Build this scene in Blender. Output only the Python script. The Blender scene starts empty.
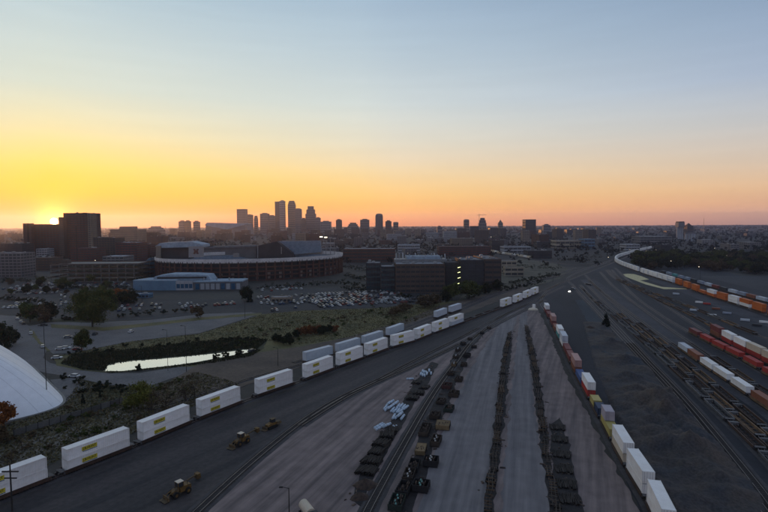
import bpy, math, random
import numpy as np
from mathutils import Vector, Matrix, noise as mnoise
from mathutils.geometry import delaunay_2d_cdt

R = math.radians
rnd = random.Random(7)
nrg = np.random.default_rng(11)
scene = bpy.context.scene
col = scene.collection

# ------------------------------------------------------------------ camera
FPX, CAMH, PITCH, ROLL = 512.0, 62.0, 3.6, -0.26
_p, _r = R(PITCH), R(ROLL)
_F = Vector((0, math.cos(_p), -math.sin(_p)))
_R0 = Vector((1, 0, 0)); _U0 = _R0.cross(_F)
_RT = _R0 * math.cos(_r) + _U0 * math.sin(_r)
_UP = _U0 * math.cos(_r) - _R0 * math.sin(_r)
CAM = Vector((0, 0, CAMH))
cd = bpy.data.cameras.new('camera'); cam = bpy.data.objects.new('camera', cd); col.objects.link(cam)
cam.matrix_world = Matrix(((_RT.x, _UP.x, -_F.x, 0), (_RT.y, _UP.y, -_F.y, 0), (_RT.z, _UP.z, -_F.z, CAMH), (0, 0, 0, 1)))
cd.sensor_fit = 'HORIZONTAL'; cd.sensor_width = 36.0; cd.lens = 36.0 * FPX / 768.0
cd.clip_start = 0.5; cd.clip_end = 60000
scene.camera = cam

# ------------------------------------------------------------------ sky
SUN_AZ = R(-32.72)      # from +Y towards +X
SUN_EL = R(0.36)
sun_dir = Vector((math.sin(SUN_AZ) * math.cos(SUN_EL), math.cos(SUN_AZ) * math.cos(SUN_EL), math.sin(SUN_EL)))
world = bpy.data.worlds.new('World'); scene.world = world; world.use_nodes = True

def srgb(r, g, b):
    f = lambda v: (v / 255) / 12.92 if v <= 10 else ((v / 255 + .055) / 1.055) ** 2.4
    return (f(r), f(g), f(b))

HAZE_D, SKYK = .00008, .63
def build_world():
    nt = world.node_tree; N = nt.nodes; L = nt.links; N.clear()
    out = N.new('ShaderNodeOutputWorld'); bg = N.new('ShaderNodeBackground'); L.new(bg.outputs[0], out.inputs[0])
    tc = N.new('ShaderNodeTexCoord')
    sep = N.new('ShaderNodeSeparateXYZ'); L.new(tc.outputs['Generated'], sep.inputs[0])
    def math_(op, a, b=None):
        n = N.new('ShaderNodeMath'); n.operation = op
        for i, v in enumerate((a, b)):
            if v is None: continue
            if isinstance(v, (int, float)): n.inputs[i].default_value = v
            else: L.new(v, n.inputs[i])
        return n.outputs[0]
    el = math_('ARCSINE', sep.outputs[2])                        # elevation, radians
    t = math_('DIVIDE', math_('ADD', el, R(2)), R(42))          # -2..40 degrees -> 0..1
    # azimuth distance to the sun
    az = math_('ARCTAN2', sep.outputs[0], sep.outputs[1])
    dz = math_('ABSOLUTE', math_('SUBTRACT', az, SUN_AZ))
    dz = math_('MINIMUM', dz, math_('SUBTRACT', 2 * math.pi, dz))
    def ramp(stops0):
        degs = [-2, -.4, 0, .4, .8, 1.1, 1.4, 1.8, 2.3, 3, 4, 5.5, 7, 9, 11, 13, 15, 17, 19, 21.5, 24, 28, 33, 40]
        stops = []
        for dg in degs:
            for (a, ca), (b, cb) in zip(stops0, stops0[1:]):
                if a <= dg <= b: f = (dg - a) / (b - a); c_ = [x + (y - x) * f for x, y in zip(ca, cb)]; break
            Lh = 11500 if dg <= .9 else min(11500, 200 / math.sin(R(dg)))
            k = math.exp(HAZE_D * Lh) * SKYK * (.80 + .20 * min(1, max(0, dg / 10)))
            stops.append((dg, [max(0, x * k) for x in c_]))
        n = N.new('ShaderNodeValToRGB'); n.color_ramp.interpolation = 'B_SPLINE' if False else 'LINEAR'
        e = n.color_ramp.elements
        for i, (deg, c) in enumerate(stops):
            p = min(1, max(0, (deg + 2) / 42))
            x = e[i] if i < 2 else e.new(p)
            x.position = p; x.color = (*c, 1)
        L.new(t, n.inputs[0]); return n.outputs[0]
    for_top = srgb(62, 88, 125)
    near = ramp([(-2, srgb(190, 80, 45)), (0.2, srgb(255, 112, 6)), (1.6, srgb(255, 156, 0)), (3.2, srgb(255, 194, 14)), (5, srgb(252, 212, 78)), (7, srgb(242, 216, 132)), (9.5, srgb(226, 216, 172)), (13, srgb(204, 211, 196)), (18, srgb(190, 204, 204)), (24, srgb(162, 186, 200)), (40, srgb(136, 150, 168))])
    mid = ramp([(-2, srgb(150, 85, 70)), (0.2, srgb(230, 138, 78)), (1.6, srgb(250, 180, 92)), (3.2, srgb(252, 202, 120)), (5, srgb(244, 210, 150)), (7, srgb(230, 210, 176)), (9.5, srgb(213, 209, 192)), (13, srgb(198, 206, 204)), (18, srgb(176, 192, 202)), (24, srgb(152, 174, 194)), (40, srgb(130, 144, 166))])
    far = ramp([(-2, srgb(110, 84, 92)), (0.2, srgb(176, 132, 112)), (1.6, srgb(210, 160, 124)), (3.2, srgb(222, 182, 142)), (5, srgb(208, 186, 164)), (7, srgb(196, 186, 176)), (9.5, srgb(178, 182, 186)), (13, srgb(156, 170, 190)), (18, srgb(136, 156, 180)), (24, srgb(114, 138, 168)), (40, srgb(126, 138, 160))])
    anti = ramp([(-2, srgb(100, 84, 98)), (0.2, srgb(126, 108, 124)), (1.6, srgb(156, 130, 140)), (3.2, srgb(176, 152, 152)), (5, srgb(178, 162, 164)), (7, srgb(172, 166, 172)), (9.5, srgb(164, 168, 178)), (13, srgb(150, 162, 182)), (18, srgb(130, 150, 178)), (24, srgb(118, 140, 172)), (40, srgb(126, 138, 160))])
    def mixc(a, b, d0, d1):
        mr = N.new('ShaderNodeMapRange'); mr.interpolation_type = 'SMOOTHSTEP' if d0 > 60 else 'LINEAR'
        mr.inputs[1].default_value = R(d0); mr.inputs[2].default_value = R(d1); L.new(dz, mr.inputs[0])
        m = N.new('ShaderNodeMix'); m.data_type = 'RGBA'; L.new(mr.outputs[0], m.inputs[0]); L.new(a, m.inputs[6]); L.new(b, m.inputs[7])
        return m.outputs[2]
    c = mixc(near, mid, 0, 34); c = mixc(c, far, 30, 72); c = mixc(c, anti, 70, 150)
    # faint streaks of cirrus, stretched along the horizon
    mp = N.new('ShaderNodeMapping'); mp.inputs['Scale'].default_value = (2.2, 2.2, 34); L.new(tc.outputs['Generated'], mp.inputs[0])
    nz = N.new('ShaderNodeTexNoise'); nz.inputs['Scale'].default_value = 1.6; nz.inputs['Detail'].default_value = 5; nz.inputs['Roughness'].default_value = .5
    L.new(mp.outputs[0], nz.inputs[0])
    cr = N.new('ShaderNodeMapRange'); cr.inputs[1].default_value = .42; cr.inputs[2].default_value = .75; cr.inputs[3].default_value = 1.0; cr.inputs[4].default_value = 1.035
    L.new(nz.outputs[0], cr.inputs[0])
    mul = N.new('ShaderNodeVectorMath'); mul.operation = 'SCALE'; L.new(c, mul.inputs[0]); L.new(cr.outputs[0], mul.inputs['Scale'])
    # the sun's disc with the bright air right round it
    dot = N.new('ShaderNodeVectorMath'); dot.operation = 'DOT_PRODUCT'; dot.inputs[1].default_value = sun_dir
    nrm = N.new('ShaderNodeVectorMath'); nrm.operation = 'NORMALIZE'; L.new(tc.outputs['Generated'], nrm.inputs[0]); L.new(nrm.outputs[0], dot.inputs[0])
    ang = math_('ARCCOSINE', math_('MINIMUM', dot.outputs['Value'], 0.9999999))
    d = N.new('ShaderNodeMapRange'); d.interpolation_type = 'SMOOTHSTEP'
    d.inputs[1].default_value = R(.22); d.inputs[2].default_value = R(.36); d.inputs[3].default_value = 1; d.inputs[4].default_value = 0; L.new(ang, d.inputs[0])
    disc = math_('MULTIPLY', d.outputs[0], 24.0)
    halo = math_('MULTIPLY', math_('EXPONENT', math_('MULTIPLY', ang, -1 / R(.6))), 6.0)
    wide = math_('MULTIPLY', math_('EXPONENT', math_('MULTIPLY', ang, -1 / R(4.0))), .12)
    def addc(base, fac, colr):
        s = N.new('ShaderNodeVectorMath'); s.operation = 'SCALE'; s.inputs[0].default_value = colr; L.new(fac, s.inputs['Scale'])
        a = N.new('ShaderNodeVectorMath'); a.operation = 'ADD'; L.new(base, a.inputs[0]); L.new(s.outputs[0], a.inputs[1]); return a.outputs[0]
    c2 = addc(mul.outputs[0], disc, (1, .75, .38)); c2 = addc(c2, halo, (1, .40, .05)); c2 = addc(c2, wide, (1, .5, .03))
    L.new(c2, bg.inputs[0]); bg.inputs[1].default_value = 1.0
build_world()

sd = bpy.data.lights.new('sun', 'SUN'); sd.energy = 3.0; sd.angle = R(.53); sd.color = (1, .42, .14)
so = bpy.data.objects.new('sun', sd); col.objects.link(so)
so.rotation_euler = (-sun_dir).to_track_quat('-Z', 'Y').to_euler()

vs = scene.view_settings
vs.view_transform = 'Standard'; vs.look = 'None'; vs.gamma = 1; vs.use_curve_mapping = False; vs.exposure = 0.82
cy = scene.cycles
cy.use_denoising = True
cy.max_bounces = 5; cy.diffuse_bounces = 2; cy.glossy_bounces = 3; cy.volume_bounces = 1; cy.transparent_max_bounces = 6
cy.caustics_reflective = False; cy.caustics_refractive = False

# ------------------------------------------------------------------ geometry of the view
def G(px, py, z=0.0):
    d = _F + _RT * ((px - 384) / FPX) + _UP * ((256 - py) / FPX)
    t = (CAMH - z) / -d.z
    return Vector((d.x * t, d.y * t, z))
def at(px, py, Y):
    d = _F + _RT * ((px - 384) / FPX) + _UP * ((256 - py) / FPX)
    t = Y / d.y
    return CAM + d * t
def proj(v):
    w = v - CAM; f = w.dot(_F)
    return 384 + FPX * w.dot(_RT) / f, 256 - FPX * w.dot(_UP) / f

# ------------------------------------------------------------------ materials
MATS = {}
def mat(name, c, c2=None, rough=.85, metal=0, scale=.4, scale2=6, bump=.15, bumpscale=3, rndv=0.0, spec=.3, stretch=None, rot=0, amp=.2, coord='Object', emit=None, strength=1):
    if name in MATS: return MATS[name]
    m = bpy.data.materials.new(name); m.use_nodes = True; nt = m.node_tree; N = nt.nodes; L = nt.links
    b = N['Principled BSDF']
    tc = N.new('ShaderNodeTexCoord'); mp = N.new('ShaderNodeMapping'); L.new(tc.outputs[coord], mp.inputs[0])
    mp.vector_type = 'TEXTURE'
    if stretch: mp.inputs['Scale'].default_value = tuple(1 / v for v in stretch)
    mp.inputs['Rotation'].default_value = (0, 0, -rot)
    n1 = N.new('ShaderNodeTexNoise'); n1.inputs['Scale'].default_value = scale; n1.inputs['Detail'].default_value = 7; n1.inputs['Roughness'].default_value = .6
    n2 = N.new('ShaderNodeTexNoise'); n2.inputs['Scale'].default_value = scale2; n2.inputs['Detail'].default_value = 5
    L.new(mp.outputs[0], n1.inputs[0]); L.new(tc.outputs[coord], n2.inputs[0])
    r1 = N.new('ShaderNodeMapRange'); r1.inputs[1].default_value = .34; r1.inputs[2].default_value = .66; L.new(n1.outputs[0], r1.inputs[0])
    mx = N.new('ShaderNodeMix'); mx.data_type = 'RGBA'; L.new(r1.outputs[0], mx.inputs[0])
    c2 = c2 or tuple(v * .68 for v in c)
    mx.inputs[6].default_value = (*c, 1); mx.inputs[7].default_value = (*c2, 1)
    r2 = N.new('ShaderNodeMapRange'); r2.inputs[1].default_value = .3; r2.inputs[2].default_value = .7; r2.inputs[3].default_value = 1 - amp; r2.inputs[4].default_value = 1 + amp; L.new(n2.outputs[0], r2.inputs[0])
    sc = N.new('ShaderNodeVectorMath'); sc.operation = 'SCALE'; L.new(mx.outputs[2], sc.inputs[0])
    if rndv:
        oi = N.new('ShaderNodeObjectInfo'); rr = N.new('ShaderNodeMapRange'); rr.inputs[3].default_value = 1 - rndv; rr.inputs[4].default_value = 1 + rndv; L.new(oi.outputs['Random'], rr.inputs[0])
        mm = N.new('ShaderNodeMath'); mm.operation = 'MULTIPLY'; L.new(r2.outputs[0], mm.inputs[0]); L.new(rr.outputs[0], mm.inputs[1]); L.new(mm.outputs[0], sc.inputs['Scale'])
    else: L.new(r2.outputs[0], sc.inputs['Scale'])
    L.new(sc.outputs[0], b.inputs['Base Color'])
    b.inputs['Roughness'].default_value = rough; b.inputs['Metallic'].default_value = metal; b.inputs['Specular IOR Level'].default_value = spec
    if bump:
        n3 = N.new('ShaderNodeTexNoise'); n3.inputs['Scale'].default_value = bumpscale; n3.inputs['Detail'].default_value = 6; L.new(tc.outputs[coord], n3.inputs[0])
        bp = N.new('ShaderNodeBump'); bp.inputs['Strength'].default_value = bump; bp.inputs['Distance'].default_value = .2; L.new(n3.outputs[0], bp.inputs['Height']); L.new(bp.outputs[0], b.inputs['Normal'])
    if emit:
        b.inputs['Emission Color'].default_value = (*emit, 1); b.inputs['Emission Strength'].default_value = strength
    MATS[name] = m
    return m

# ------------------------------------------------------------------ mesh helpers
class MB:
    def __init__(s): s.v = []; s.f = []
    def add(s, vs, fs):
        o = len(s.v); s.v += [tuple(v) for v in vs]; s.f += [tuple(i + o for i in f) for f in fs]; return s
    def box(s, x0, x1, y0, y1, z0, z1):
        return s.add([(x0, y0, z0), (x1, y0, z0), (x1, y1, z0), (x0, y1, z0), (x0, y0, z1), (x1, y0, z1), (x1, y1, z1), (x0, y1, z1)],
                     [(0, 3, 2, 1), (4, 5, 6, 7), (0, 1, 5, 4), (1, 2, 6, 5), (2, 3, 7, 6), (3, 0, 4, 7)])
    def taper(s, x0, x1, y0, y1, z0, z1, ix, iy, sx=0):
        return s.add([(x0, y0, z0), (x1, y0, z0), (x1, y1, z0), (x0, y1, z0), (x0 + ix + sx, y0 + iy, z1), (x1 - ix + sx, y0 + iy, z1), (x1 - ix + sx, y1 - iy, z1), (x0 + ix + sx, y1 - iy, z1)],
                     [(0, 3, 2, 1), (4, 5, 6, 7), (0, 1, 5, 4), (1, 2, 6, 5), (2, 3, 7, 6), (3, 0, 4, 7)])
    def tube(s, p0, p1, r, n=8, r2=None):
        p0 = Vector(p0); p1 = Vector(p1); r2 = r if r2 is None else r2
        d = (p1 - p0).normalized(); a = d.orthogonal().normalized(); b = d.cross(a); o = []
        for p, rr in ((p0, r), (p1, r2)):
            for k in range(n):
                t = 2 * math.pi * k / n; o.append(p + (a * math.cos(t) + b * math.sin(t)) * rr)
        return s.add(o, [(k, (k + 1) % n, n + (k + 1) % n, n + k) for k in range(n)] + [tuple(range(n - 1, -1, -1)), tuple(range(n, 2 * n))])
    def prism(s, pts, y0, y1):           # outline in x,z extruded along y
        n = len(pts)
        return s.add([(x, y0, z) for x, z in pts] + [(x, y1, z) for x, z in pts],
                     [tuple(range(n)), tuple(range(2 * n - 1, n - 1, -1))] + [(k, n + k, n + (k + 1) % n, (k + 1) % n) for k in range(n)])
    def zprism(s, pts, z0, z1):          # outline in x,y extruded upward
        n = len(pts)
        return s.add([(x, y, z0) for x, y in pts] + [(x, y, z1) for x, y in pts],
                     [tuple(range(n - 1, -1, -1)), tuple(range(n, 2 * n))] + [(k, (k + 1) % n, n + (k + 1) % n, n + k) for k in range(n)])
    def data(s, name, m):
        d = bpy.data.meshes.new(name); d.from_pydata(s.v, [], s.f); d.materials.append(m); return d
    def build(s, name, m, parent=None, loc=None, smooth=False):
        d = s.data(name, m)
        if smooth:
            d.polygons.foreach_set('use_smooth', [True] * len(d.polygons))
        return link(name, d, parent, loc)
def link(name, d, parent=None, loc=None):
    o = bpy.data.objects.new(name, d); col.objects.link(o)
    if parent: o.parent = parent; KIDS.setdefault(parent.name, []).append(o)
    if loc is not None: o.location = loc
    return o
KIDS = {}
def quads(name, P, m):                   # P: n x 4 x 3 array -> one mesh
    n = len(P); d = bpy.data.meshes.new(name)
    d.vertices.add(4 * n); d.vertices.foreach_set('co', np.asarray(P, dtype=np.float32).ravel())
    d.loops.add(4 * n); d.loops.foreach_set('vertex_index', np.arange(4 * n, dtype=np.int32))
    d.polygons.add(n); d.polygons.foreach_set('loop_start', np.arange(0, 4 * n, 4, dtype=np.int32)); d.polygons.foreach_set('loop_total', np.full(n, 4, dtype=np.int32))
    d.update(calc_edges=True); d.materials.append(m); return d
def tag(o, label=None, cat=None, group=None, kind=None):
    for k, v in (('label', label), ('category', cat), ('group', group), ('kind', kind)):
        if v: o[k] = v
    return o
def thing(name, label, cat, loc=(0, 0, 0), rz=0, group=None):
    o = bpy.data.objects.new(name, None); col.objects.link(o); o.location = loc; o.rotation_euler = (0, 0, rz)
    return tag(o, label, cat, group)
def copy_tree(o, parent=None):
    c = o.copy(); col.objects.link(c)
    if parent: c.parent = parent
    for ch in KIDS.get(o.name, []):
        copy_tree(ch, c)
    return c
PROTO = {}
def place(key, maker, loc, rz=0, label=None, group=None, scale=None, cat=None):
    """first use moves the prototype itself, later uses copy it"""
    if key not in PROTO:
        o = maker(); PROTO[key] = o
    else:
        o = copy_tree(PROTO[key])
    o.location = loc; o.rotation_euler = (0, 0, rz)
    if scale: o.scale = scale if isinstance(scale, (tuple, list)) else (scale,) * 3
    else: o.scale = (1, 1, 1)
    tag(o, label, cat, group)
    return o
ORD = ['first', 'second', 'third', 'fourth', 'fifth', 'sixth', 'seventh', 'eighth', 'ninth', 'tenth', 'eleventh', 'twelfth', 'thirteenth', 'fourteenth', 'fifteenth', 'sixteenth', 'seventeenth', 'eighteenth', 'nineteenth', 'twentieth',
       'twenty-first', 'twenty-second', 'twenty-third', 'twenty-fourth', 'twenty-fifth', 'twenty-sixth', 'twenty-seventh', 'twenty-eighth', 'twenty-ninth', 'thirtieth', 'thirty-first', 'thirty-second', 'thirty-third', 'thirty-fourth', 'thirty-fifth', 'thirty-sixth']

# ------------------------------------------------------------------ ground sheets
m_ground = mat('dark_soil', (.052, .048, .044), (.026, .027, .024), scale=.012, scale2=.25, bump=.3, bumpscale=.5)
m_city = mat('city_ground', (.024, .023, .027), (.012, .014, .014), scale=.004, scale2=.05, bump=0)
m_asph_dark = mat('dark_asphalt', (.078, .067, .064), (.026, .026, .029), scale=.14, scale2=.8, amp=.2, bump=.12, stretch=(1, .06, 1), rot=R(33))
m_gravel = mat('purplish_gravel', (.235, .186, .174), (.10, .082, .082), scale=.42, scale2=.25, amp=.16, bump=.12, bumpscale=1.5, stretch=(1, .05, 1), rot=R(22))
m_lane = mat('worn_grey_lane', (.20, .185, .188), (.11, .105, .112), scale=.5, scale2=.25, amp=.12, bump=.08, bumpscale=1.5, stretch=(1, .035, 1), rot=R(15.5))
m_road = mat('grey_asphalt_road', (.145, .142, .145), (.105, .104, .108), scale=.08, scale2=1.0, bump=.1)
m_lot = mat('parking_asphalt', (.045, .045, .05), (.024, .025, .029), scale=.03, scale2=.4, bump=.1)
m_grass = mat('autumn_grass', (.15, .132, .055), (.065, .066, .03), scale=.06, scale2=.9, bump=.5, bumpscale=1.3)
m_bank = mat('dark_reed_bank', (.052, .054, .026), (.022, .025, .014), scale=.1, scale2=1.2, bump=.6, bumpscale=1)
m_dirt = mat('brown_dirt', (.12, .092, .072), (.062, .05, .042), scale=.05, scale2=.7, bump=.3, bumpscale=1)
m_ballast = mat('track_ballast', (.066, .062, .064), (.040, .038, .042), scale=.4, scale2=3, bump=.4, bumpscale=5)
m_blueballast = mat('blue_grey_ballast', (.036, .052, .068), (.018, .026, .036), scale=.06, scale2=.9, bump=.3, bumpscale=2, stretch=(1, .2, 1), rot=R(15))
m_rail = mat('rail_steel', (.30, .26, .24), (.18, .15, .14), rough=.35, metal=.8, bump=0)
m_tie = mat('sleeper_timber', (.045, .036, .03), (.025, .02, .018), scale=2, bump=.2)

def sheet(name, pxpts, z, m, world_pts=None):
    pts = world_pts or [G(x, y) for x, y in pxpts]
    if not world_pts and name not in ('street', 'service_road', 'parking_lot', 'forecourt', 'apron'):
        q = random.Random(len(pts) * 31 + int(pts[0][0])); out = []
        for k in range(len(pts)):
            a, b = pts[k], pts[(k + 1) % len(pts)]; L = (b - a).length; n = max(1, min(90, int(L / 1.6)))
            nn = Vector((-(b - a).y, (b - a).x, 0)).normalized()
            for i in range(n):
                p_ = a.lerp(b, i / n); amp_ = min(.75, .1 + L * .02)
                out.append(p_ + nn * ((mnoise.fractal(p_ * .16, 1.0, 2.0, 4) * 1.3 + q.uniform(-.08, .08)) * amp_ if 0 < i else 0))
        pts = out
    P2 = [Vector((p[0], p[1])) for p in pts]; nP = len(P2)
    vv, _e, ff, *_r = delaunay_2d_cdt(P2, [(k, (k + 1) % nP) for k in range(nP)], [], 0, 1e-4)
    def within(t):
        c_ = (vv[t[0]] + vv[t[1]] + vv[t[2]]) / 3; r_ = False
        for k in range(nP):
            a_, b_ = P2[k], P2[k - 1]
            if (a_.y > c_.y) != (b_.y > c_.y) and c_.x < (b_.x - a_.x) * (c_.y - a_.y) / (b_.y - a_.y) + a_.x: r_ = not r_
        return r_
    ff = [f for f in ff if within(f)]
    b = MB(); b.add([(v.x, v.y, z) for v in vv], [tuple(f) for f in ff])
    b.add([(p.x, p.y, z) for p in P2] + [(p.x, p.y, z - .25) for p in P2], [(k, nP + k, nP + (k + 1) % nP, (k + 1) % nP) for k in range(nP)])
    # keep the winding upward
    o = b.build(name, m); return tag(o, kind='structure')

def ground():
    nx, ny = 40, 40
    v = []; f = []
    for j in range(ny + 1):
        for i in range(nx + 1):
            v.append((-9000 + 18000 * i / nx, -900 + 12400 * j / ny, 0))
    for j in range(ny):
        for i in range(nx):
            a = j * (nx + 1) + i; f.append((a, a + 1, a + nx + 2, a + nx + 1))
    tag(MB().add(v, f).build('ground', m_ground), kind='structure')
ground()
sheet('city_ground', None, .008, m_city, [(-8800, 720), (8800, 720), (8800, 11400), (-8800, 11400)])
# yard surfaces (outlines follow the photograph's ground)
sheet('asphalt_strip', [(-30, 540), (0, 508), (65, 478), (131, 453), (193, 426), (244, 409), (296, 389), (364, 363), (434, 337), (466, 325), (503, 309), (537, 297), (560, 300), (545, 305), (520, 309), (490, 322), (440, 350), (390, 372), (345, 398), (290, 432), (240, 470), (185, 540)], .03, m_asph_dark)
sheet('gravel_yard', [(150, 560), (192, 512), (246, 466), (295, 430), (348, 396), (392, 371), (440, 349), (488, 322), (520, 309), (536, 306), (548, 330), (565, 372), (595, 430), (640, 512), (660, 560)], .06, m_gravel)
sheet('worn_lane', [(405, 560), (425, 480), (447, 420), (470, 370), (497, 328), (510, 314), (519, 312), (509, 345), (500, 400), (489, 480), (480, 560)], .09, m_lane)
sheet('worn_lane', [(497, 560), (503, 480), (510, 410), (516, 345), (521, 312), (527, 312), (529, 360), (537, 430), (549, 500), (558, 560)], .09, m_lane)
sheet('yard_floor', [(600, 560), (640, 512), (600, 420), (560, 340), (538, 300), (560, 285), (600, 268), (640, 252), (680, 262), (768, 282), (860, 315), (1000, 560)], .035, mat('yard_floor_cinders', (.031, .033, .041), (.012, .014, .019), scale=.03, scale2=.5, bump=.3, bumpscale=1, stretch=(1, .25, 1), rot=R(15)))
sheet('blue_ballast_strip', [(575, 300), (583, 300), (612, 330), (650, 370), (700, 425), (775, 505), (830, 570), (730, 570), (690, 500), (652, 436), (625, 390), (598, 340)], .05, m_blueballast)
sheet('service_road', [(580, 280), (594, 279), (625, 300), (670, 330), (705, 356), (768, 402), (860, 470), (840, 480), (752, 408), (700, 372), (640, 325), (605, 303)], .05, mat('service_road_asphalt', (.06, .062, .074), (.034, .036, .044), scale=.05, scale2=.6, bump=.1))
sheet('service_road', [(640, 277), (676, 290), (720, 308), (768, 327), (860, 360), (860, 345), (768, 318), (720, 301), (676, 285), (650, 277)], .05, MATS['service_road_asphalt'])
m_oil = mat('oily_dark_soil', (.034, .030, .030), (.016, .015, .016), scale=.5, scale2=2, bump=.4, bumpscale=2)
sheet('oily_strip', [(486, 540), (484, 500), (490, 460), (495, 420), (499, 380), (503, 350), (508, 333), (512, 330), (512, 345), (508, 380), (504, 420), (499, 465), (494, 505), (496, 540)], 0.100, m_oil)
sheet('oily_strip', [(570, 540), (558, 500), (550, 460), (546, 420), (541, 385), (535, 350), (529, 330), (525, 326), (527, 345), (532, 375), (536, 410), (541, 450), (548, 500), (555, 540)], 0.106, m_oil)
sheet('oily_strip', [(560, 520), (553, 470), (550, 425), (560, 418), (568, 440), (576, 480), (586, 520)], .128, m_oil)
sheet('oily_strip', [(382, 540), (394, 505), (412, 465), (420, 430), (436, 400), (446, 370), (456, 350), (472, 336), (490, 325), (484, 334), (474, 346), (466, 362), (456, 385), (446, 412), (434, 440), (428, 470), (414, 505), (408, 540)], 0.111, m_oil)
sheet('oily_strip', [(352, 500), (362, 470), (374, 446), (390, 424), (404, 400), (416, 380), (432, 362), (438, 364), (428, 384), (414, 404), (402, 426), (388, 450), (374, 478), (362, 508)], 0.117, m_oil)
# left side
sheet('street', [(-60, 300), (0, 315), (9, 316), (16, 316), (29, 326), (36, 334), (41.5, 344), (47, 350), (43, 358), (50, 363), (80, 370.5), (110, 373.5), (140, 373), (176, 367.5), (195, 364), (196, 371), (170, 379), (150, 386), (110, 385), (64, 376), (43, 372.5), (27, 366), (5, 356), (-20, 340), (-80, 320)], .06, m_road)
sheet('forecourt', [(44, 347), (41.5, 344), (36, 334), (29, 326), (52, 322), (104, 322), (150, 320), (200, 314.5), (240, 310), (260, 314), (200, 333), (130, 341.5), (92, 349), (70, 353), (53, 354)], .05, m_road)
sheet('meadow', [(53, 357), (70, 354), (92, 349.5), (130, 342), (200, 334), (262, 314.5), (300, 311), (385, 308), (430, 303), (470, 300), (440, 312), (380, 333), (300, 360), (262, 372), (215, 366), (180, 367), (110, 373), (80, 370), (57, 366)], .08, m_grass)
sheet('reed_bank', [(60, 364), (72, 355), (100, 352), (140, 349), (190, 343), (240, 338), (268, 340), (262, 350), (250, 356), (215, 362), (180, 366), (110, 372.5), (84, 370)], .11, m_bank)
sheet('dirt_strip', [(200, 364), (262, 352), (300, 347), (345, 338), (400, 322), (440, 306), (480, 296), (520, 284), (528, 290), (470, 312), (420, 330), (366, 347), (304, 366), (250, 384), (196, 404), (150, 420), (145, 398), (175, 378)], .10, m_dirt)
sheet('scrubland', [(-40, 420), (0, 428), (66, 402), (80, 385), (150, 390), (195, 372), (240, 384), (190, 408), (125, 437), (62, 460), (0, 486), (-60, 515)], .04, mat('scrub_soil', (.10, .092, .066), (.045, .044, .033), scale=.05, scale2=.6, bump=.5, bumpscale=1))
sheet('green_slope', [(64, 377), (80, 381), (112, 387), (145, 390), (140, 398), (118, 404), (90, 412), (60, 424), (30, 432), (60, 420), (95, 405), (98, 396), (84, 388)], .085, m_bank)
sheet('dirt_track', [(0, 455), (30, 436), (60, 432), (95, 421), (120, 408), (150, 398), (160, 404), (135, 418), (100, 432), (64, 446), (20, 462), (0, 472)], .07, mat('pale_dirt', (.16, .145, .12), (.09, .085, .07), scale=.08, scale2=.9, bump=.3))
sheet('apron', [(-10, 426), (66, 404), (74, 396), (98, 386), (72, 378), (50, 380), (66, 400)], .09, m_road)
sheet('verge', [(50, 324), (104, 327.5), (150, 323), (200, 317.5), (262, 312.8), (262, 315), (200, 320.2), (150, 326), (104, 331), (52, 328)], .09, m_grass)
sheet('verge', [(28, 327), (33, 331), (42, 343), (51, 351), (47, 351.5), (39, 344), (31, 335)], .10, m_grass)
sheet('verge', [(16, 315), (52, 320), (60, 318.5), (104, 320.5), (112, 318), (104, 323), (60, 322), (30, 321)], .095, m_bank)
sheet('parking_lot', [(112, 300), (260, 299), (262, 312), (200, 314), (150, 319.5), (104, 321), (96, 310)], .07, m_lot)
sheet('parking_lot', [(262, 291), (330, 288), (420, 289), (432, 296), (428, 303), (384, 307), (300, 310), (262, 313)], .07, m_lot)
sheet('parking_lot', [(-70, 285), (60, 281), (130, 286), (110, 302), (60, 318), (52, 321.5), (16, 315), (0, 314), (-80, 296)], .04, m_lot)
sheet('parking_lot', [(660, 256), (768, 256), (860, 258), (860, 266), (768, 266), (690, 262)], .04, m_lot)
sheet('field', [(700, 276), (768, 292), (900, 330), (900, 280), (768, 276)], .04, mat('cinder_field', (.045, .046, .052), (.03, .031, .036), scale=.02, scale2=.4))
sheet('grass_verge', [(470, 284), (520, 258), (556, 264), (572, 270), (560, 279), (520, 290), (490, 300), (455, 305)], .05, MATS['scrub_soil'] if 'scrub_soil' in MATS else m_bank)

# water
def water(name, pts, z=.16, m=None):
    o = MB().zprism([tuple(G(x, y)[:2]) for x, y in pts], z - .05, z).build(name, m or m_water); return tag(o, kind='structure')
m_water = bpy.data.materials.new('still_water'); m_water.use_nodes = True
def _w():
    nt = m_water.node_tree; b = nt.nodes['Principled BSDF']
    b.inputs['Base Color'].default_value = (.80, .80, .76, 1); b.inputs['Metallic'].default_value = .93; b.inputs['Roughness'].default_value = .06
    n = nt.nodes.new('ShaderNodeTexNoise'); n.inputs['Scale'].default_value = .8; t = nt.nodes.new('ShaderNodeTexCoord'); nt.links.new(t.outputs['Object'], n.inputs[0])
    bp = nt.nodes.new('ShaderNodeBump'); bp.inputs['Strength'].default_value = .05; bp.inputs['Distance'].default_value = .05; nt.links.new(n.outputs[0], bp.inputs['Height']); nt.links.new(bp.outputs[0], b.inputs['Normal'])
_w()
water('pond', [(104, 371.5), (108, 366), (112, 363.5), (130, 361.5), (160, 359.3), (190, 356.4), (220, 353.4), (243, 350.2), (253, 350), (247, 353), (225, 357), (196, 362.5), (176, 365.4), (150, 368.2), (122, 371.4)])
PUD = MB().zprism([tuple(G(x, y)[:2]) for x, y in [(620, 274.6), (628, 273.8), (634, 274.2), (642, 276.5), (649, 279.5), (640, 280.5), (650, 283.5), (662, 287), (684, 288.6), (698, 288.6), (698, 289.3), (664, 289.2), (646, 284.6), (634, 280)]], .07, .14).build('pale_sand_patch', mat('pale_yellow_sand', (.60, .53, .30), (.48, .42, .24), bump=0)); tag(PUD, kind='structure')

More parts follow.
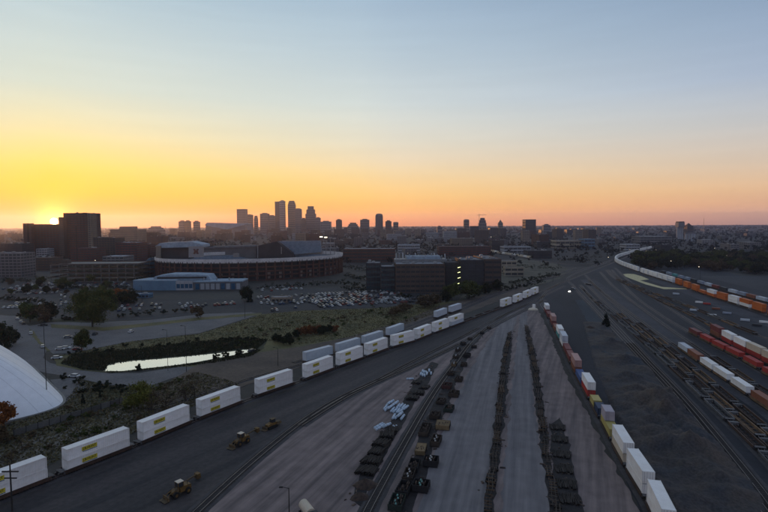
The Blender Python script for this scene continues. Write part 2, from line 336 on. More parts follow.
# ------------------------------------------------------------------ paths and tracks
def smooth_path(pts, step=4.0):
    pts = [Vector((p[0], p[1], 0)) for p in pts]; out = []
    P = [pts[0] * 2 - pts[1]] + pts + [pts[-1] * 2 - pts[-2]]
    for i in range(1, len(P) - 2):
        a, b, c, d = P[i - 1:i + 3]; n = max(2, int((c - b).length / step))
        for k in range(n):
            t = k / n
            out.append(.5 * ((2 * b) + (c - a) * t + (2 * a - 5 * b + 4 * c - d) * t * t + (3 * b - a - 3 * c + d) * t ** 3))
    out.append(pts[-1]); return out
def path_at_px(path, px, z=1.5):
    best = None
    for i in range(len(path) - 1):
        a, b = path[i], path[i + 1]
        if a.y < 60 and b.y < 60: continue
        xa = proj(Vector((a.x, a.y, z)))[0]; xb = proj(Vector((b.x, b.y, z)))[0]
        if (xa - px) * (xb - px) <= 0 and xa != xb:
            t = (px - xa) / (xb - xa); p = a.lerp(b, t); d = (b - a).normalized()
            cand = (p, math.atan2(d.y, d.x))
            if best is None or p.length < best[0].length: best = cand
    return best
def path_len(path, s):
    for i in range(len(path) - 1):
        L = (path[i + 1] - path[i]).length
        if s <= L: d = (path[i + 1] - path[i]).normalized(); return path[i] + d * s, math.atan2(d.y, d.x)
        s -= L
    return None
def ribbon(mb, path, off, w, z0, z1):
    v = []; f = []
    for i, p in enumerate(path):
        d = (path[min(i + 1, len(path) - 1)] - path[max(i - 1, 0)]).normalized(); n = Vector((-d.y, d.x, 0))
        for o, z in ((off - w / 2, z0), (off - w / 2, z1), (off + w / 2, z1), (off + w / 2, z0)):
            q = p + n * o; v.append((q.x, q.y, z))
    for i in range(len(path) - 1):
        a = 4 * i
        for k in range(3): f.append((a + k, a + 4 + k, a + 5 + k, a + 1 + k))
    mb.add(v, f)
def bed(mb, path, w, z):
    v = []; f = []
    for i, p in enumerate(path):
        d = (path[min(i + 1, len(path) - 1)] - path[max(i - 1, 0)]).normalized(); n = Vector((-d.y, d.x, 0))
        j = rnd.uniform(-.15, .15)
        for o, zz in ((-w / 2 - .8 + j, .0), (-w / 2 + .3, z), (w / 2 - .3, z), (w / 2 + .8 + j, .0)):
            q = p + n * o; v.append((q.x, q.y, zz))
    for i in range(len(path) - 1):
        a = 4 * i
        for k in range(3): f.append((a + k, a + k + 1, a + 5 + k, a + 4 + k))
    mb.add(v, f)
TRK = .22
def track(path, ballast=m_ballast, raised=.2, far=330):
    root = bpy.data.objects.new('railway_track', None); col.objects.link(root); tag(root, kind='structure')
    b = MB(); bed(b, path, 3.6, raised); b.build('ballast_bed', ballast, root)
    for s in (-.72, .72):
        r = MB(); ribbon(r, path, s, .1, raised, raised + .17); r.build('rail', m_rail, root)
    t = MB(); s = 0; n = 0
    d_all = 0
    for i in range(len(path) - 1):
        L = (path[i + 1] - path[i]).length; d = (path[i + 1] - path[i]).normalized(); q = Vector((-d.y, d.x, 0))
        while s < L:
            p = path[i] + d * s
            if p.y < far:
                hx, hy = d * .13, q * 1.3
                c = [p - hx - hy, p + hx - hy, p + hx + hy, p - hx + hy]
                t.add([(k.x, k.y, raised + .07) for k in c] + [(k.x, k.y, raised - .02) for k in c], [(0, 1, 2, 3), (4, 5, 1, 0), (5, 6, 2, 1), (6, 7, 3, 2), (7, 4, 0, 3)])
            s += .62
        s -= L
    if t.v: o = t.build('sleepers', m_tie, root); tag(o, kind='stuff')
    return root
gp = lambda pts: [G(x, y) for x, y in pts]
near1 = [(-110, 74), (-95, 98), (-79, 123), (-69, 139), (-59, 157), (-46, 178), (-33, 196), (-21, 214), (-10, 230), (3, 249), (15, 263), (26, 280), (37, 296), (60, 330), (83, 364), (97, 384), (110, 404), (122, 424)]
P_main = smooth_path([Vector((x - 1.1, y + .8, 0)) for x, y in near1] + gp([(560, 284), (590, 272), (614, 262.5), (640, 251.5), (660, 246)]))
P_side = smooth_path(gp([(150, 410), (200, 394), (250, 379), (302, 364.5), (334, 355.5), (361, 347), (384, 339), (431, 321), (449, 314), (462, 309.5), (500, 294), (540, 281), (580, 270), (612, 260)]))
P_back = smooth_path([p + Vector((-4.2, 2.6, 0)) for p in gp([(302, 364.5), (361, 347), (431, 321), (462, 309.5), (500, 294), (540, 281), (580, 268)])])
P_load = smooth_path(gp([(185, 525), (201, 509), (240, 473), (279, 440), (312, 415), (342, 397), (378, 380), (420, 358), (460, 338), (500, 317), (540, 298), (565, 286)]))
P_load2 = smooth_path(gp([(300, 426), (345, 398), (378, 382), (425, 361), (466, 341), (505, 320), (545, 300)]))
P_bins = smooth_path(gp([(362, 525), (369, 509), (400, 452), (431, 398), (452, 368), (476, 337), (505, 315), (535, 302)]))
P_mid = smooth_path(gp([(690, 610), (672, 560), (655, 513), (625, 462), (603, 421), (590, 398), (577, 374), (566, 351), (556, 331), (546, 312), (541, 303), (545, 293), (560, 283)]))
P_c1 = smooth_path(gp([(800, 560), (740, 480), (680, 403), (640, 358), (600, 315), (573, 286), (568, 278), (585, 270), (610, 262)]))
P_c2 = smooth_path(gp([(790, 530), (748, 475), (690, 405), (645, 357), (606, 315), (580, 287)]))
P_a = smooth_path(gp([(860, 555), (755, 447), (714, 408), (689, 384), (663, 360), (638, 338), (615, 318), (592, 298), (580, 285)]))
P_b = smooth_path(gp([(860, 530), (768, 446), (724, 408), (698, 385), (662, 352), (624, 319), (600, 298), (585, 283)]))
P_b2 = smooth_path(gp([(860, 512), (768, 434), (740, 410), (705, 380), (670, 351), (632, 319), (606, 297), (588, 280)]))
P_w = smooth_path(gp([(860, 470), (768, 409), (743, 392), (724, 379), (709, 369), (696, 360), (686, 353), (650, 328), (600, 290), (585, 275)]))
P_w2 = smooth_path(gp([(870, 455), (768, 396), (740, 377), (712, 358), (690, 343), (660, 322), (615, 288), (600, 272)]))
P_r = smooth_path(gp([(860, 420), (780, 382), (754, 367), (735, 356.5), (720, 349), (707, 342), (696, 336), (660, 315), (630, 292), (612, 270)]))
P_m = smooth_path(gp([(860, 404), (780, 371), (756, 359), (742, 352), (729, 345), (717, 338), (700, 328), (660, 302), (630, 282), (615, 268)]))
P_u1 = smooth_path(gp([(740, 345), (715, 329), (690, 315.5), (665, 303.5), (640, 291), (615, 278.5), (606, 270)]))
P_u2 = smooth_path(gp([(790, 346), (750, 333), (722, 321), (695, 309.8), (670, 300.2), (645, 290.5), (618, 278), (608, 270)]))
P_lr = smooth_path(gp([(880, 354), (800, 326), (768, 315), (740, 306), (717, 299), (698, 292.5), (675, 284), (650, 276), (640, 272.6), (629, 268.5), (620, 264.8), (615.5, 261), (621, 257), (637, 252.3), (652, 248.6)]), 6)
P_lr2 = smooth_path(gp([(880, 336), (800, 312), (768, 303.5), (740, 296), (717, 289.5), (700, 284.5), (676, 277.5), (655, 271.5)]), 6)
P_cream = smooth_path(gp([(478, 249), (500, 253.8), (520, 257), (540, 260.5), (556, 263.2), (575, 264.8), (596, 263.2)]), 6)
for P in (P_main, P_side, P_back, P_load, P_load2, P_bins, P_mid, P_c1, P_c2, P_a, P_b, P_b2, P_w, P_w2, P_r, P_m, P_u1, P_u2, P_lr, P_lr2, P_cream):
    track(P, far=260 if P is not P_load else 300)

# ------------------------------------------------------------------ containers, wagons
def paint(name, c, c2=None, r=.55): return mat('paint_' + name, c, c2 or tuple(v * .78 for v in c), rough=r, scale=.25, scale2=1.2, amp=.05, bump=0, rndv=.08, stretch=(.5, .5, 1.6))
PAINT = dict(white=paint('white', (.86, .86, .85), (.70, .67, .63)), cream=paint('cream', (.62, .54, .42)), grey=paint('grey', (.30, .34, .42)), silver=paint('silver', (.56, .60, .65), (.46, .50, .56)),
             orange=paint('orange', (.55, .14, .03)), red=paint('red', (.42, .05, .04)), maroon=paint('maroon', (.20, .055, .05)), blue=paint('blue', (.07, .12, .28)), navy=paint('navy', (.03, .05, .10)),
             yellow=paint('yellow', (.48, .40, .14)), teal=paint('teal', (.10, .34, .34)), lilac=paint('lilac', (.42, .38, .43)), rust=paint('rust', (.26, .10, .06)), pink=paint('pink', (.46, .27, .24)), dark=paint('dark', (.045, .048, .055)))
m_logo = mat('logo_yellow', (.62, .52, .04), (.5, .42, .03), rough=.5, bump=0)
m_logoblue = mat('lettering_blue_grey', (.10, .16, .22), rough=.5, bump=0)
m_letter = mat('lettering_black', (.03, .03, .03), rough=.5, bump=0)
m_steel = mat('galvanised_steel', (.32, .33, .34), rough=.5, metal=.6, bump=.05)
m_dkmetal = mat('grimy_black_steel', (.03, .029, .03), (.02, .017, .016), rough=.7, bump=.1)
m_rubber = mat('black_rubber', (.02, .02, .02), rough=.9, bump=.05)
m_wagon = mat('brown_wagon_paint', (.075, .042, .03), (.04, .026, .02), rough=.7, scale=.6, bump=.1, rndv=.25)
m_wagontan = mat('dusty_tan_wagon_paint', (.21, .125, .065), (.09, .06, .04), rough=.75, scale=.5, bump=.1, rndv=.3)
m_deck = mat('grey_deck_plate', (.13, .13, .135), (.075, .07, .07), rough=.7, scale=.8, bump=.1, rndv=.25)
m_glass = mat('dark_window_glass', (.02, .025, .03), rough=.4, bump=0, spec=.5)
_txt = {}
def text_mesh(s, size, m, name):
    k = (s, size, m.name)
    if k not in _txt:
        cu = bpy.data.curves.new(name, 'FONT'); cu.body = s; cu.size = size; cu.align_x = 'CENTER'; cu.align_y = 'CENTER'; cu.extrude = .004; cu.offset = size * .02
        cu.resolution_u = 3
        o = bpy.data.objects.new(name, cu); col.objects.link(o)
        dg = bpy.context.evaluated_depsgraph_get(); me = bpy.data.meshes.new_from_object(o.evaluated_get(dg)); me.name = name
        bpy.data.objects.remove(o); me.materials.clear(); me.materials.append(m); _txt[k] = me
    return _txt[k]

def container_maker(colr, L=16.15, logo=None, ribs=True, H=2.9, far=False):
    W = 2.55
    def mk():
        m = PAINT[colr]
        root = thing('shipping_container', 'container', 'container')
        h = L / 2; w = W / 2
        b = MB()
        if far:
            b.box(-h + .1, h - .1, -w + .04, w - .04, .1, H - .05)
            b.build('body', m, root)
            e = MB(); e.box(-h, -h + .12, -w, w, 0, H); e.box(h - .12, h, -w, w, 0, H); e.build('end_frame', m, root)
            t = MB(); t.box(-h + .12, h - .12, -w, w, H - .12, H + .003); t.build('roof', m, root)
            return root
        # corrugated side walls as real relief
        n = int(L / .55); xs = np.linspace(-h + .12, h - .12, 2 * n + 1)
        for s in (-1, 1):
            v = []; f = []
            for i, x in enumerate(xs):
                y = s * (w - (0 if i % 2 else .09)); v += [(x, y, .14), (x, y, H - .12)]
            for i in range(len(xs) - 1):
                a = 2 * i; f.append((a, a + 2, a + 3, a + 1) if s < 0 else (a, a + 1, a + 3, a + 2))
            b.add(v, f)
        b.box(-h + .12, h - .12, -w + .08, w - .08, .1, .16)
        b.build('side_wall', m, root)
        r = MB(); xs = np.linspace(-h + .1, h - .1, int(L / .8) * 2 + 1); v = []; f = []
        for i, x in enumerate(xs):
            z = H - (.03 if i % 2 else .055); v += [(x, -w + .05, z), (x, w - .05, z)]
        for i in range(len(xs) - 1): a = 2 * i; f.append((a, a + 2, a + 3, a + 1))
        r.add(v, f); r.build('roof', m, root)
        fr = MB()
        for s in (-1, 1):
            fr.box(-h + .16, h - .16, s * w - .04, s * w + .04, 0, .15); fr.box(-h + .16, h - .16, s * w - .035, s * w + .035, H - .12, H)
        fr.build('side_rail', m, root)
        for sx in (-1, 1):
            for sy in (-1, 1):
                MB().box(sx * h - .08 - .08 * sx, sx * h + .08 - .08 * sx, sy * w - .085, sy * w + .045, 0, H + .02).build('corner_post', m, root)
        MB().box(-h + .03, -h + .08, -w + .085, w - .085, .05, H - .05).build('front_wall', m, root)
        for sy in (-1, 1):
            d = MB().box(h - .09, h - .03, min(sy * .02, sy * (w - .1)), max(sy * .02, sy * (w - .1)), .08, H - .08).build('door', m, root)
            q = MB()
            for t in (.32, .85): q.tube((h + .0, sy * t, .12), (h + .0, sy * t, H - .12), .025, 5)
            q.build('lock_rod', m_steel, d)
        if logo:
            for s in (-1, 1):
                xo = -h + L * .34
                if s > 0: xo = -xo
                p = MB().box(xo - 1.9, xo + 1.9, s * (w + .004) - .012, s * (w + .004) + .012, 1.15, 2.15).build('logo_panel', m_logo, root)
                t = link('lettering', text_mesh('J.B.HUNT', .82, m_letter, 'lettering'), p, (xo, s * (w + .022), 1.66)); t.rotation_euler = (R(90), 0, 0 if s < 0 else R(180))
                MB().box(xo - 1.7, xo + 1.9, s * (w + .004) - .012, s * (w + .004) + .012, .90, 1.08).build('stripe', m_logoblue, root)
        return root
    return mk
def put_container(p, rz, z, colr, label, group, L=16.15, logo=False, far=False, H=2.9):
    key = ('cont', colr, L, logo, far, H)
    return place(key, container_maker(colr, L, logo, H=H, far=far), (p.x, p.y, z), rz, label, group)

def bogie(parent, x, detailed=True):
    b = MB()
    for s in (-1, 1): b.box(x - 1.1, x + 1.1, s * .98 - .06, s * .98 + .06, .32, .62)
    b.box(x - .2, x + .2, -1, 1, .4, .75)
    o = b.build('bogie', m_dkmetal, parent)
    if detailed:
        for dx in (-.88, .88):
            for s in (-1, 1): MB().tube((x + dx, s * .66, .42), (x + dx, s * .80, .42), .42, 12).build('wheel', m_rail, o)
    return o
def well_car_maker(colr=None, L=19.6, far=False):
    m = {'brown': m_wagon, 'tan': m_wagontan, 'grey': m_deck, None: m_wagon}[colr]
    def mk():
        root = thing('well_car', 'well car', 'well car')
        h = L / 2; iw = h - 1.3
        for s in (-1, 1):
            sl = MB(); sl.prism([(-iw, .30), (iw, .30), (iw + .3, 1.05), (-iw - .3, 1.05)], s * 1.46 - .07, s * 1.46 + .07)
            sl.box(-iw - .35, iw + .35, s * 1.46 - .16, s * 1.46 + .16, 1.05, 1.17); sl.build('side_sill', m, root)
        fl = MB()
        for x in np.linspace(-iw + .5, iw - .5, 7): fl.box(x - .18, x + .18, -1.39, 1.39, .26, .36)
        fl.box(-iw + .3, iw - .3, -.15, .15, .24, .34); fl.build('floor_beam', m, root)
        for s in (-1, 1):
            x0, x1 = sorted((s * (iw + .36), s * (h - .15)))
            e = MB(); e.box(x0, x1, -1.3, 1.3, .92, 1.08); e.box(*sorted((s * iw, s * (iw + .36))), -1.38, 1.38, .3, 1.08); e.build('end_platform', m_deck if colr != 'grey' else m, root)
            MB().tube((s * (h - .15), 0, .8), (s * (h + .55), 0, .8), .1, 6).build('coupler', m_dkmetal, root)
            bogie(root, s * (h - 1.0), not far)
        return root
    return mk
def put_car(p, rz, z, colr, label, group, far=False, L=19.6):
    return place(('well', colr, far, L), well_car_maker(colr, L, far), (p.x, p.y, z), rz, label, group)
ZR = .2 + .17                      # rail head

# main train, left to right: stack centre x in the photo
main_px = [(6, 1), (97, 1), (164.5, 1), (219, 1), (274, 1), (318, 1), (349.5, 1), (376, 1), (402.5, 1), (422.5, 1), (440.5, 1), (456, 2), (506, 1), (517.5, 1), (527, 1), (534.5, 1)]
for i, (px, k) in enumerate(main_px):
    p, a = path_at_px(P_main, px, 3.5)
    logo = True
    n = ORD[i]
    put_car(p, a, ZR - .1, 'brown', f'brown well car under the {n} white double stack from the left edge', 'well cars of the white double-stack train')
    put_container(p, a, ZR + .30, 'white' if k == 1 else 'silver', (f'white logo container, lower of the {n} stack from left on the near train' if k == 1 else 'pale blue lower container under the white one ending the long white train'), 'containers on the near double-stack train', logo=k == 1)
    put_container(p + Vector((rnd.uniform(-.08, .08), rnd.uniform(-.08, .08), 0)), a, ZR + .30 + 2.94, 'white', f'white logo container, upper of the {n} stack from left on the near train', 'containers on the near double-stack train', logo=logo)
for i, px in enumerate((469, 479, 488.5, 496.5)):
    p, a = path_at_px(P_main, px, 1); put_car(p, a, ZR - .1, 'brown', f'{ORD[i]} empty brown well car between the two runs of white stacks', 'empty well cars in the near train')
# siding behind: trailers on flat wagons
def flatcar_trailer():
    root = thing('flat_wagon', 'flat wagon', 'flat wagon'); L = 9.2
    MB().box(-L, L, -1.3, 1.3, .85, 1.1).build('deck', m_wagon, root); MB().box(-L + 1, L - 1, -.25, .25, .5, .85).build('centre_sill', m_dkmetal, root)
    for s in (-1, 1): bogie(root, s * 7.4)
    return root
for i, px in enumerate((318, 348, 372.5, 395, 440.5, 455)):
    p, a = path_at_px(P_side, px, 2.5)
    place('flatw', flatcar_trailer, (p.x, p.y, ZR - .1), a, f'brown flat wagon carrying the {ORD[i]} pale blue box from the left on the far siding', 'flat wagons on the siding')
    put_container(p, a, ZR + 1.0, 'silver', f'{ORD[i]} pale blue-grey box from the left on the siding behind the white train', 'pale blue boxes on the siding', L=16.15, H=3.9)
# middle train running toward the camera
mid = [  # distance of the centre, upper, lower, length
    (349, 'white', 'maroon', 12.2), (333, None, 'maroon', 12.2), (308, 'pink', 'maroon', 12.2), (290, None, 'rust', 12.2), (272, 'white', 'teal', 12.2), (255, 'silver', 'white', 12.2), (240.5, None, 'maroon', 12.2), (227, None, 'maroon', 12.2),
    (210, 'pink', 'rust', 12.2), (196, None, 'blue', 12.2), (181.5, 'white', 'red', 12.2), (168.2, None, 'yellow', 6.1), (161.0, None, 'navy', 6.1), (147.6, 'lilac', 'yellow', 12.2), (132, 'white', 'cream', 12.2), (117, 'white', 'white', 12.2), (101.6, 'white', 'white', 12.2), (86, 'white', 'white', 12.2)]
def path_at_y(path, Y):
    for a, b in zip(path, path[1:]):
        if (a.y - Y) * (b.y - Y) <= 0 and a.y != b.y:
            d = (b - a).normalized(); return a.lerp(b, (Y - a.y) / (b.y - a.y)), math.atan2(d.y, d.x)
for i, (Yc, up, lo, L) in enumerate(mid):
    p, a = path_at_y(P_mid, Yc); a += math.pi
    n = ORD[i]
    if L > 7: put_car(p, a, ZR - .1, 'brown', f'brown well car, {n} load from the far end of the middle train', 'well cars of the middle train', L=14.6)
    elif Yc > 165: put_car((p + path_at_y(P_mid, 161)[0]) / 2, a, ZR - .1, 'brown', 'brown well car under the short yellow and navy boxes', 'well cars of the middle train', L=14.6)
    put_container(p, a, ZR + .3, lo, f'{lo} container, {"lower of" if up else "alone as"} the {n} load from the far end of the middle train', 'containers on the middle train', L=L)
    if up:
        d = Vector((math.cos(a), math.sin(a), 0)) * (-3 if up == 'lilac' else 0)
        put_container(p + d, a, ZR + .3 + 2.94, up, f'{up} container stacked on {lo}, {n} load from the far end of the middle train', 'containers on the middle train', L=6.1 if up == 'lilac' else L)
# right yard rows
roww = [(685.5, 'silver'), (695.5, 'rust'), (709, 'white'), (723.5, 'white'), (742, 'white'), (764, 'rust'), (786, 'white')]
for i, (px, c) in enumerate(roww):
    p, a = path_at_px(P_w, px, 2.5); L = 12.2
    put_car(p, a, ZR - .1, 'tan', f'dusty well car under the {ORD[i]} box from the far end of the single-deck white row', 'well cars of the single-deck row', L=14.6)
    put_container(p, a, ZR + .35, c, f'{c} box, {ORD[i]} from the far end of the single-deck row in the right yard', 'boxes on the single-deck row', L=12.2)
for i, (px, c) in enumerate([(695.5, 'maroon'), (707.5, 'red'), (720.5, 'red'), (735, 'red'), (753, 'red'), (774, 'red')]):
    p, a = path_at_px(P_r, px, 2.0)
    put_car(p, a, ZR - .1, 'tan', f'tan well car under the {ORD[i]} red box from the far end of the red row', 'well cars of the red row', L=14.6)
    put_container(p, a, ZR + .35, c, f'{c} low box, {ORD[i]} from the far end of the red row', 'red boxes in the right yard', L=12.2, H=2.6)
for i, (px, up, lo) in enumerate([(717, 'maroon', 'rust'), (729, 'white', 'red'), (742, 'white', 'red'), (756, 'cream', 'red'), (773, 'cream', 'red'), (792, 'cream', 'red')]):
    p, a = path_at_px(P_m, px, 3.0)
    put_car(p, a, ZR - .1, 'brown', f'brown well car under the {ORD[i]} tall stack from the far end behind the red row', 'well cars behind the red row', L=14.6)
    put_container(p, a, ZR + .3, lo, f'{lo} lower container of the {ORD[i]} tall stack behind the red row', 'containers behind the red row', L=12.2)
    put_container(p, a, ZR + 3.24, up, f'{up} upper container of the {ORD[i]} tall stack behind the red row', 'containers behind the red row', L=12.2)
# long curved train at the right
lr = [(759, 'orange', 'orange'), (746, 'orange', 'white'), (734.5, 'white', 'white'), (722.5, 'orange', 'orange'), (712, 'white', 'orange'), (703, None, 'orange'), (695.5, 'orange', 'orange'), (687, 'orange', 'orange'), (678.8, 'orange', 'orange'), (671.5, 'white', 'silver'), (666, 'white', 'white'), (661, 'white', 'white'), (656, 'white', 'white'), (651.5, 'white', 'white'), (647, 'white', 'white'), (642.8, 'white', 'white'), (775, 'red', 'orange')]
s0 = 0
for i, (px, up, lo) in enumerate(lr):
    p, a = path_at_px(P_lr, px, 3.2)
    if px == 759: p0 = p
    n = 'just past the right edge' if px == 775 else f'{ORD[i]} stack from the right edge'
    put_car(p, a, ZR - .1, 'brown', f'brown well car under the {n} on the long curved train', 'well cars of the long curved train', far=True, L=14.6)
    put_container(p, a, ZR + .3, lo, f'{lo} container, lower in the {n} of the long curved train', 'containers on the long curved train', L=13.7)
    if up: put_container(p, a, ZR + 3.24, up, f'{up} container, upper in the {n} of the long curved train', 'containers on the long curved train', L=13.7)
pl, _ = path_at_px(P_lr, 642.8, 3.2); acc = 0; sl = None
for i in range(len(P_lr) - 1):
    if (P_lr[i] - pl).length < 8: sl = acc
    acc += (P_lr[i + 1] - P_lr[i]).length
s = (sl or 0) + 21; k = 0
while s < acc - 5:
    p, a = path_len(P_lr, s)
    put_car(p, a, ZR - .1, 'brown', 'dark well car under the far white part of the long curved train', 'well cars of the far curve', far=True)
    put_container(p, a, ZR + .3, 'white', 'white container, lower deck, on the far bend of the long curved train', 'containers on the far curve', L=12.2, far=True)
    put_container(p, a, ZR + 3.24, 'white', 'white container, upper deck, on the far bend of the long curved train', 'containers on the far curve', L=12.2, far=True)
    s += 16.5; k += 1
# grey train on the track behind
for i, (px, c) in enumerate([(774, 'grey'), (762, 'silver'), (752, 'rust'), (742.5, 'grey'), (733, 'silver'), (724, 'dark'), (716, 'maroon'), (708.5, 'silver'), (701, 'grey'), (694, 'dark'), (687.5, 'grey'), (681, 'grey'), (675, 'teal'), (669, 'grey'), (663.5, 'dark')]):
    p, a = path_at_px(P_lr2, px, 2)
    put_car(p, a, ZR - .1, 'brown', f'dark wagon under the {ORD[i]} dull box from the right behind the orange stacks', 'wagons behind the orange stacks', far=True)
    put_container(p, a, ZR + .35, c, f'dull {c} box, {ORD[i]} from the right, on the track behind the orange stacks', 'dull boxes behind the orange stacks', L=12.2, H=3.2)
# cream train in the distance
acc = sum((P_cream[i + 1] - P_cream[i]).length for i in range(len(P_cream) - 1)); s = 12; k = 0
while s < acc * .66:
    p, a = path_len(P_cream, s)
    put_container(p, a, ZR + .9, 'cream' if k % 3 else 'white', 'pale boxcar in the distant cream-coloured train beyond the grass verge', 'distant pale boxcars', L=16.15, H=3.6, far=True); s += 17.6; k += 1
# empty wagons in the right yard
def fill(path, pxs, colr, lab, grp, far=False):
    a0 = path_at_px(path, pxs[0], 1)[0]; 
    acc = 0; cum = [0]
    for i in range(len(path) - 1): acc += (path[i + 1] - path[i]).length; cum.append(acc)
    i0 = min(range(len(path)), key=lambda i: (path[i] - a0).length); a1 = path_at_px(path, pxs[1], 1)[0]; i1 = min(range(len(path)), key=lambda i: (path[i] - a1).length)
    s, e = sorted((cum[i0], cum[i1])); n = 0
    while s < e:
        p, a = path_len(path, s); c = colr[n % len(colr)]
        put_car(p, a, ZR - .1, c, lab.format(ORD[min(n, 35)]), grp, far=far); s += 20.9; n += 1
fill(P_a, (820, 597), ['grey', 'grey', 'brown'], 'grey empty well car, {} from the near end beside the blue ballast', 'grey empty wagons beside the blue ballast')
fill(P_b, (822, 622), ['tan', 'brown', 'tan'], 'dusty empty well car, {} from the near end, row next to the grey wagons', 'brown empty wagons next to the grey row')
fill(P_b2, (822, 640), ['brown', 'tan', 'brown'], 'brown empty well car, {} from the near end of the third empty row', 'brown empty wagons of the third row')
fill(P_u1, (738, 617), ['tan', 'brown'], 'tan empty well car, {} from the near end below the pale sand', 'empty wagons of the upper yard')
fill(P_u2, (745, 624), ['brown', 'tan', 'grey'], 'empty well car, {} from the near end beside the pale sand', 'empty wagons beside the pale sand')
fill(P_w2, (800, 708), ['brown', 'brown', 'tan'], 'empty well car, {} from the near end between white and red boxes', 'empty wagons between white and red boxes')

# ------------------------------------------------------------------ gravel heaps
def heaps():
    out = [(583, 322), (601, 322), (640, 360), (676, 400), (712, 440), (758, 490), (780, 540), (690, 540), (668, 505), (640, 462), (618, 420), (596, 370)]
    poly = [G(x, y) for x, y in out]
    def inside(x, y):
        c = False; n = len(poly)
        for i in range(n):
            a, b = poly[i], poly[i - 1]
            if (a.y > y) != (b.y > y) and x < (b.x - a.x) * (y - a.y) / (b.y - a.y) + a.x: c = not c
        return c
    bumps = []
    for (px, py, h, r) in [(632, 380, 2.6, 9), (640, 392, 3.8, 10), (655, 405, 5.0, 11), (664, 420, 5.6, 10), (648, 425, 3.6, 9), (676, 436, 5.2, 10), (664, 446, 3.8, 9), (690, 452, 4.4, 10), (684, 470, 3.6, 9), (704, 476, 3.2, 9), (620, 360, 2.0, 10), (612, 345, 2.2, 10), (650, 372, 2.2, 10), (690, 500, 2.2, 9), (720, 492, 2.0, 8), (604, 333, 1.8, 8), (672, 396, 2.6, 8), (636, 408, 2.4, 8)]:
        g = G(px, py); bumps.append((g.x, g.y, h, r * .8))
    xs = np.arange(55, 155, .8); ys = np.arange(95, 330, 1.0)
    v = []; f = []; idx = {}
    def hgt(x, y):
        h = 0
        for bx, by, bh, br in bumps:
            d = math.hypot(x - bx, y - by) / br
            if d < 1.6: h = max(h, bh * max(0, 1 - d / 1.6) ** 1.1)
        n = mnoise.fractal(Vector((x * .09, y * .06, 1)), 1.0, 2.0, 4)
        n2 = mnoise.fractal(Vector((x * .33, y * .25, 5)), 1.0, 2.0, 4); n3 = mnoise.ridged_multi_fractal(Vector((x * .12, y * .08, 9)), 1.0, 2.0, 3, 1.0, 2.0)
        return h * (.75 + .55 * n + .3 * n2) + .5 * max(0, n + .2) + (.35 + .12 * h) * max(0, n3 - .9) * .8 + .12 * n2
    for j, y in enumerate(ys):
        for i, x in enumerate(xs):
            if inside(x, y):
                idx[i, j] = len(v); v.append((x, y, .03 + max(0, hgt(x, y)) * 1.15))
            else:
                if inside(x + .8, y) or inside(x - .8, y) or inside(x, y + 1.0) or inside(x, y - 1.0): idx[i, j] = len(v); v.append((x, y, -.1))
    for (i, j), a in idx.items():
        q = [(i, j), (i + 1, j), (i + 1, j + 1), (i, j + 1)]
        if all(k in idx for k in q): f.append([idx[k] for k in q])
    m = mat('gravel_heap', (.028, .033, .042), (.070, .055, .045), scale=.075, scale2=1.5, amp=.35, bump=.5, bumpscale=2)
    tag(MB().add(v, f).build('gravel_heap', m, smooth=True), kind='stuff')
heaps()

# ------------------------------------------------------------------ dome
def dome():
    u = Vector((.72, .694, 0)); w = Vector((-.694, .72, 0))
    A, B, H = 62.0, 42.0, 28.5; E = .24
    c = Vector((-113.6, 178.5, 0)) - u * (A * .94) + w * (B * .78) + Vector((-1.2, -4.2, 0))
    root = thing('sports_dome', 'large white air-inflated sports dome beside the tracks at the left edge', 'dome', c, math.atan2(u.y, u.x))
    m = mat('white_dome_fabric', (.84, .86, .88), (.78, .81, .85), rough=.6, scale=.04, scale2=.5, amp=.04, bump=.02, bumpscale=.5, spec=.4)
    nu, nv = 96, 16; v = []; f = []
    for j in range(nv + 1):
        ph = (math.pi / 2) * j / nv
        for i in range(nu):
            t = 2 * math.pi * i / nu
            e = E; cu = math.copysign(abs(math.cos(t)) ** e, math.cos(t)); su = math.copysign(abs(math.sin(t)) ** e, math.sin(t))
            k = 1 - j / nv
            puff = 1
            v.append((A * cu * (1 - (j / nv) * 44 / A) * puff, B * su * k * puff, .5 + H * math.sin(ph) ** .88))
    for j in range(nv):
        for i in range(nu):
            a = j * nu + i; b = j * nu + (i + 1) % nu; f.append((a, b, b + nu, a + nu))
    MB().add(v, f).build('membrane', m, root, smooth=True)
    cb = MB()
    for q in range(0, nu, 4):
        for j in range(nv):
            p0 = Vector(v[j * nu + q]); p1 = Vector(v[(j + 1) * nu + q])
            if (p1 - p0).length > .02: cb.tube(p0, p1, .03, 4)
    tag(cb.build('restraint_cable', m_steel, root), kind='stuff')
    k = MB(); ring = [(A * 1.012 * math.copysign(abs(math.cos(t)) ** E, math.cos(t)), B * 1.015 * math.copysign(abs(math.sin(t)) ** E, math.sin(t))) for t in [2 * math.pi * i / nu for i in range(nu)]]
    k.zprism(ring, -.1, .55); k.build('base_kerb', mat('concrete', (.24, .235, .22), scale=.5, bump=.1), root)
dome()

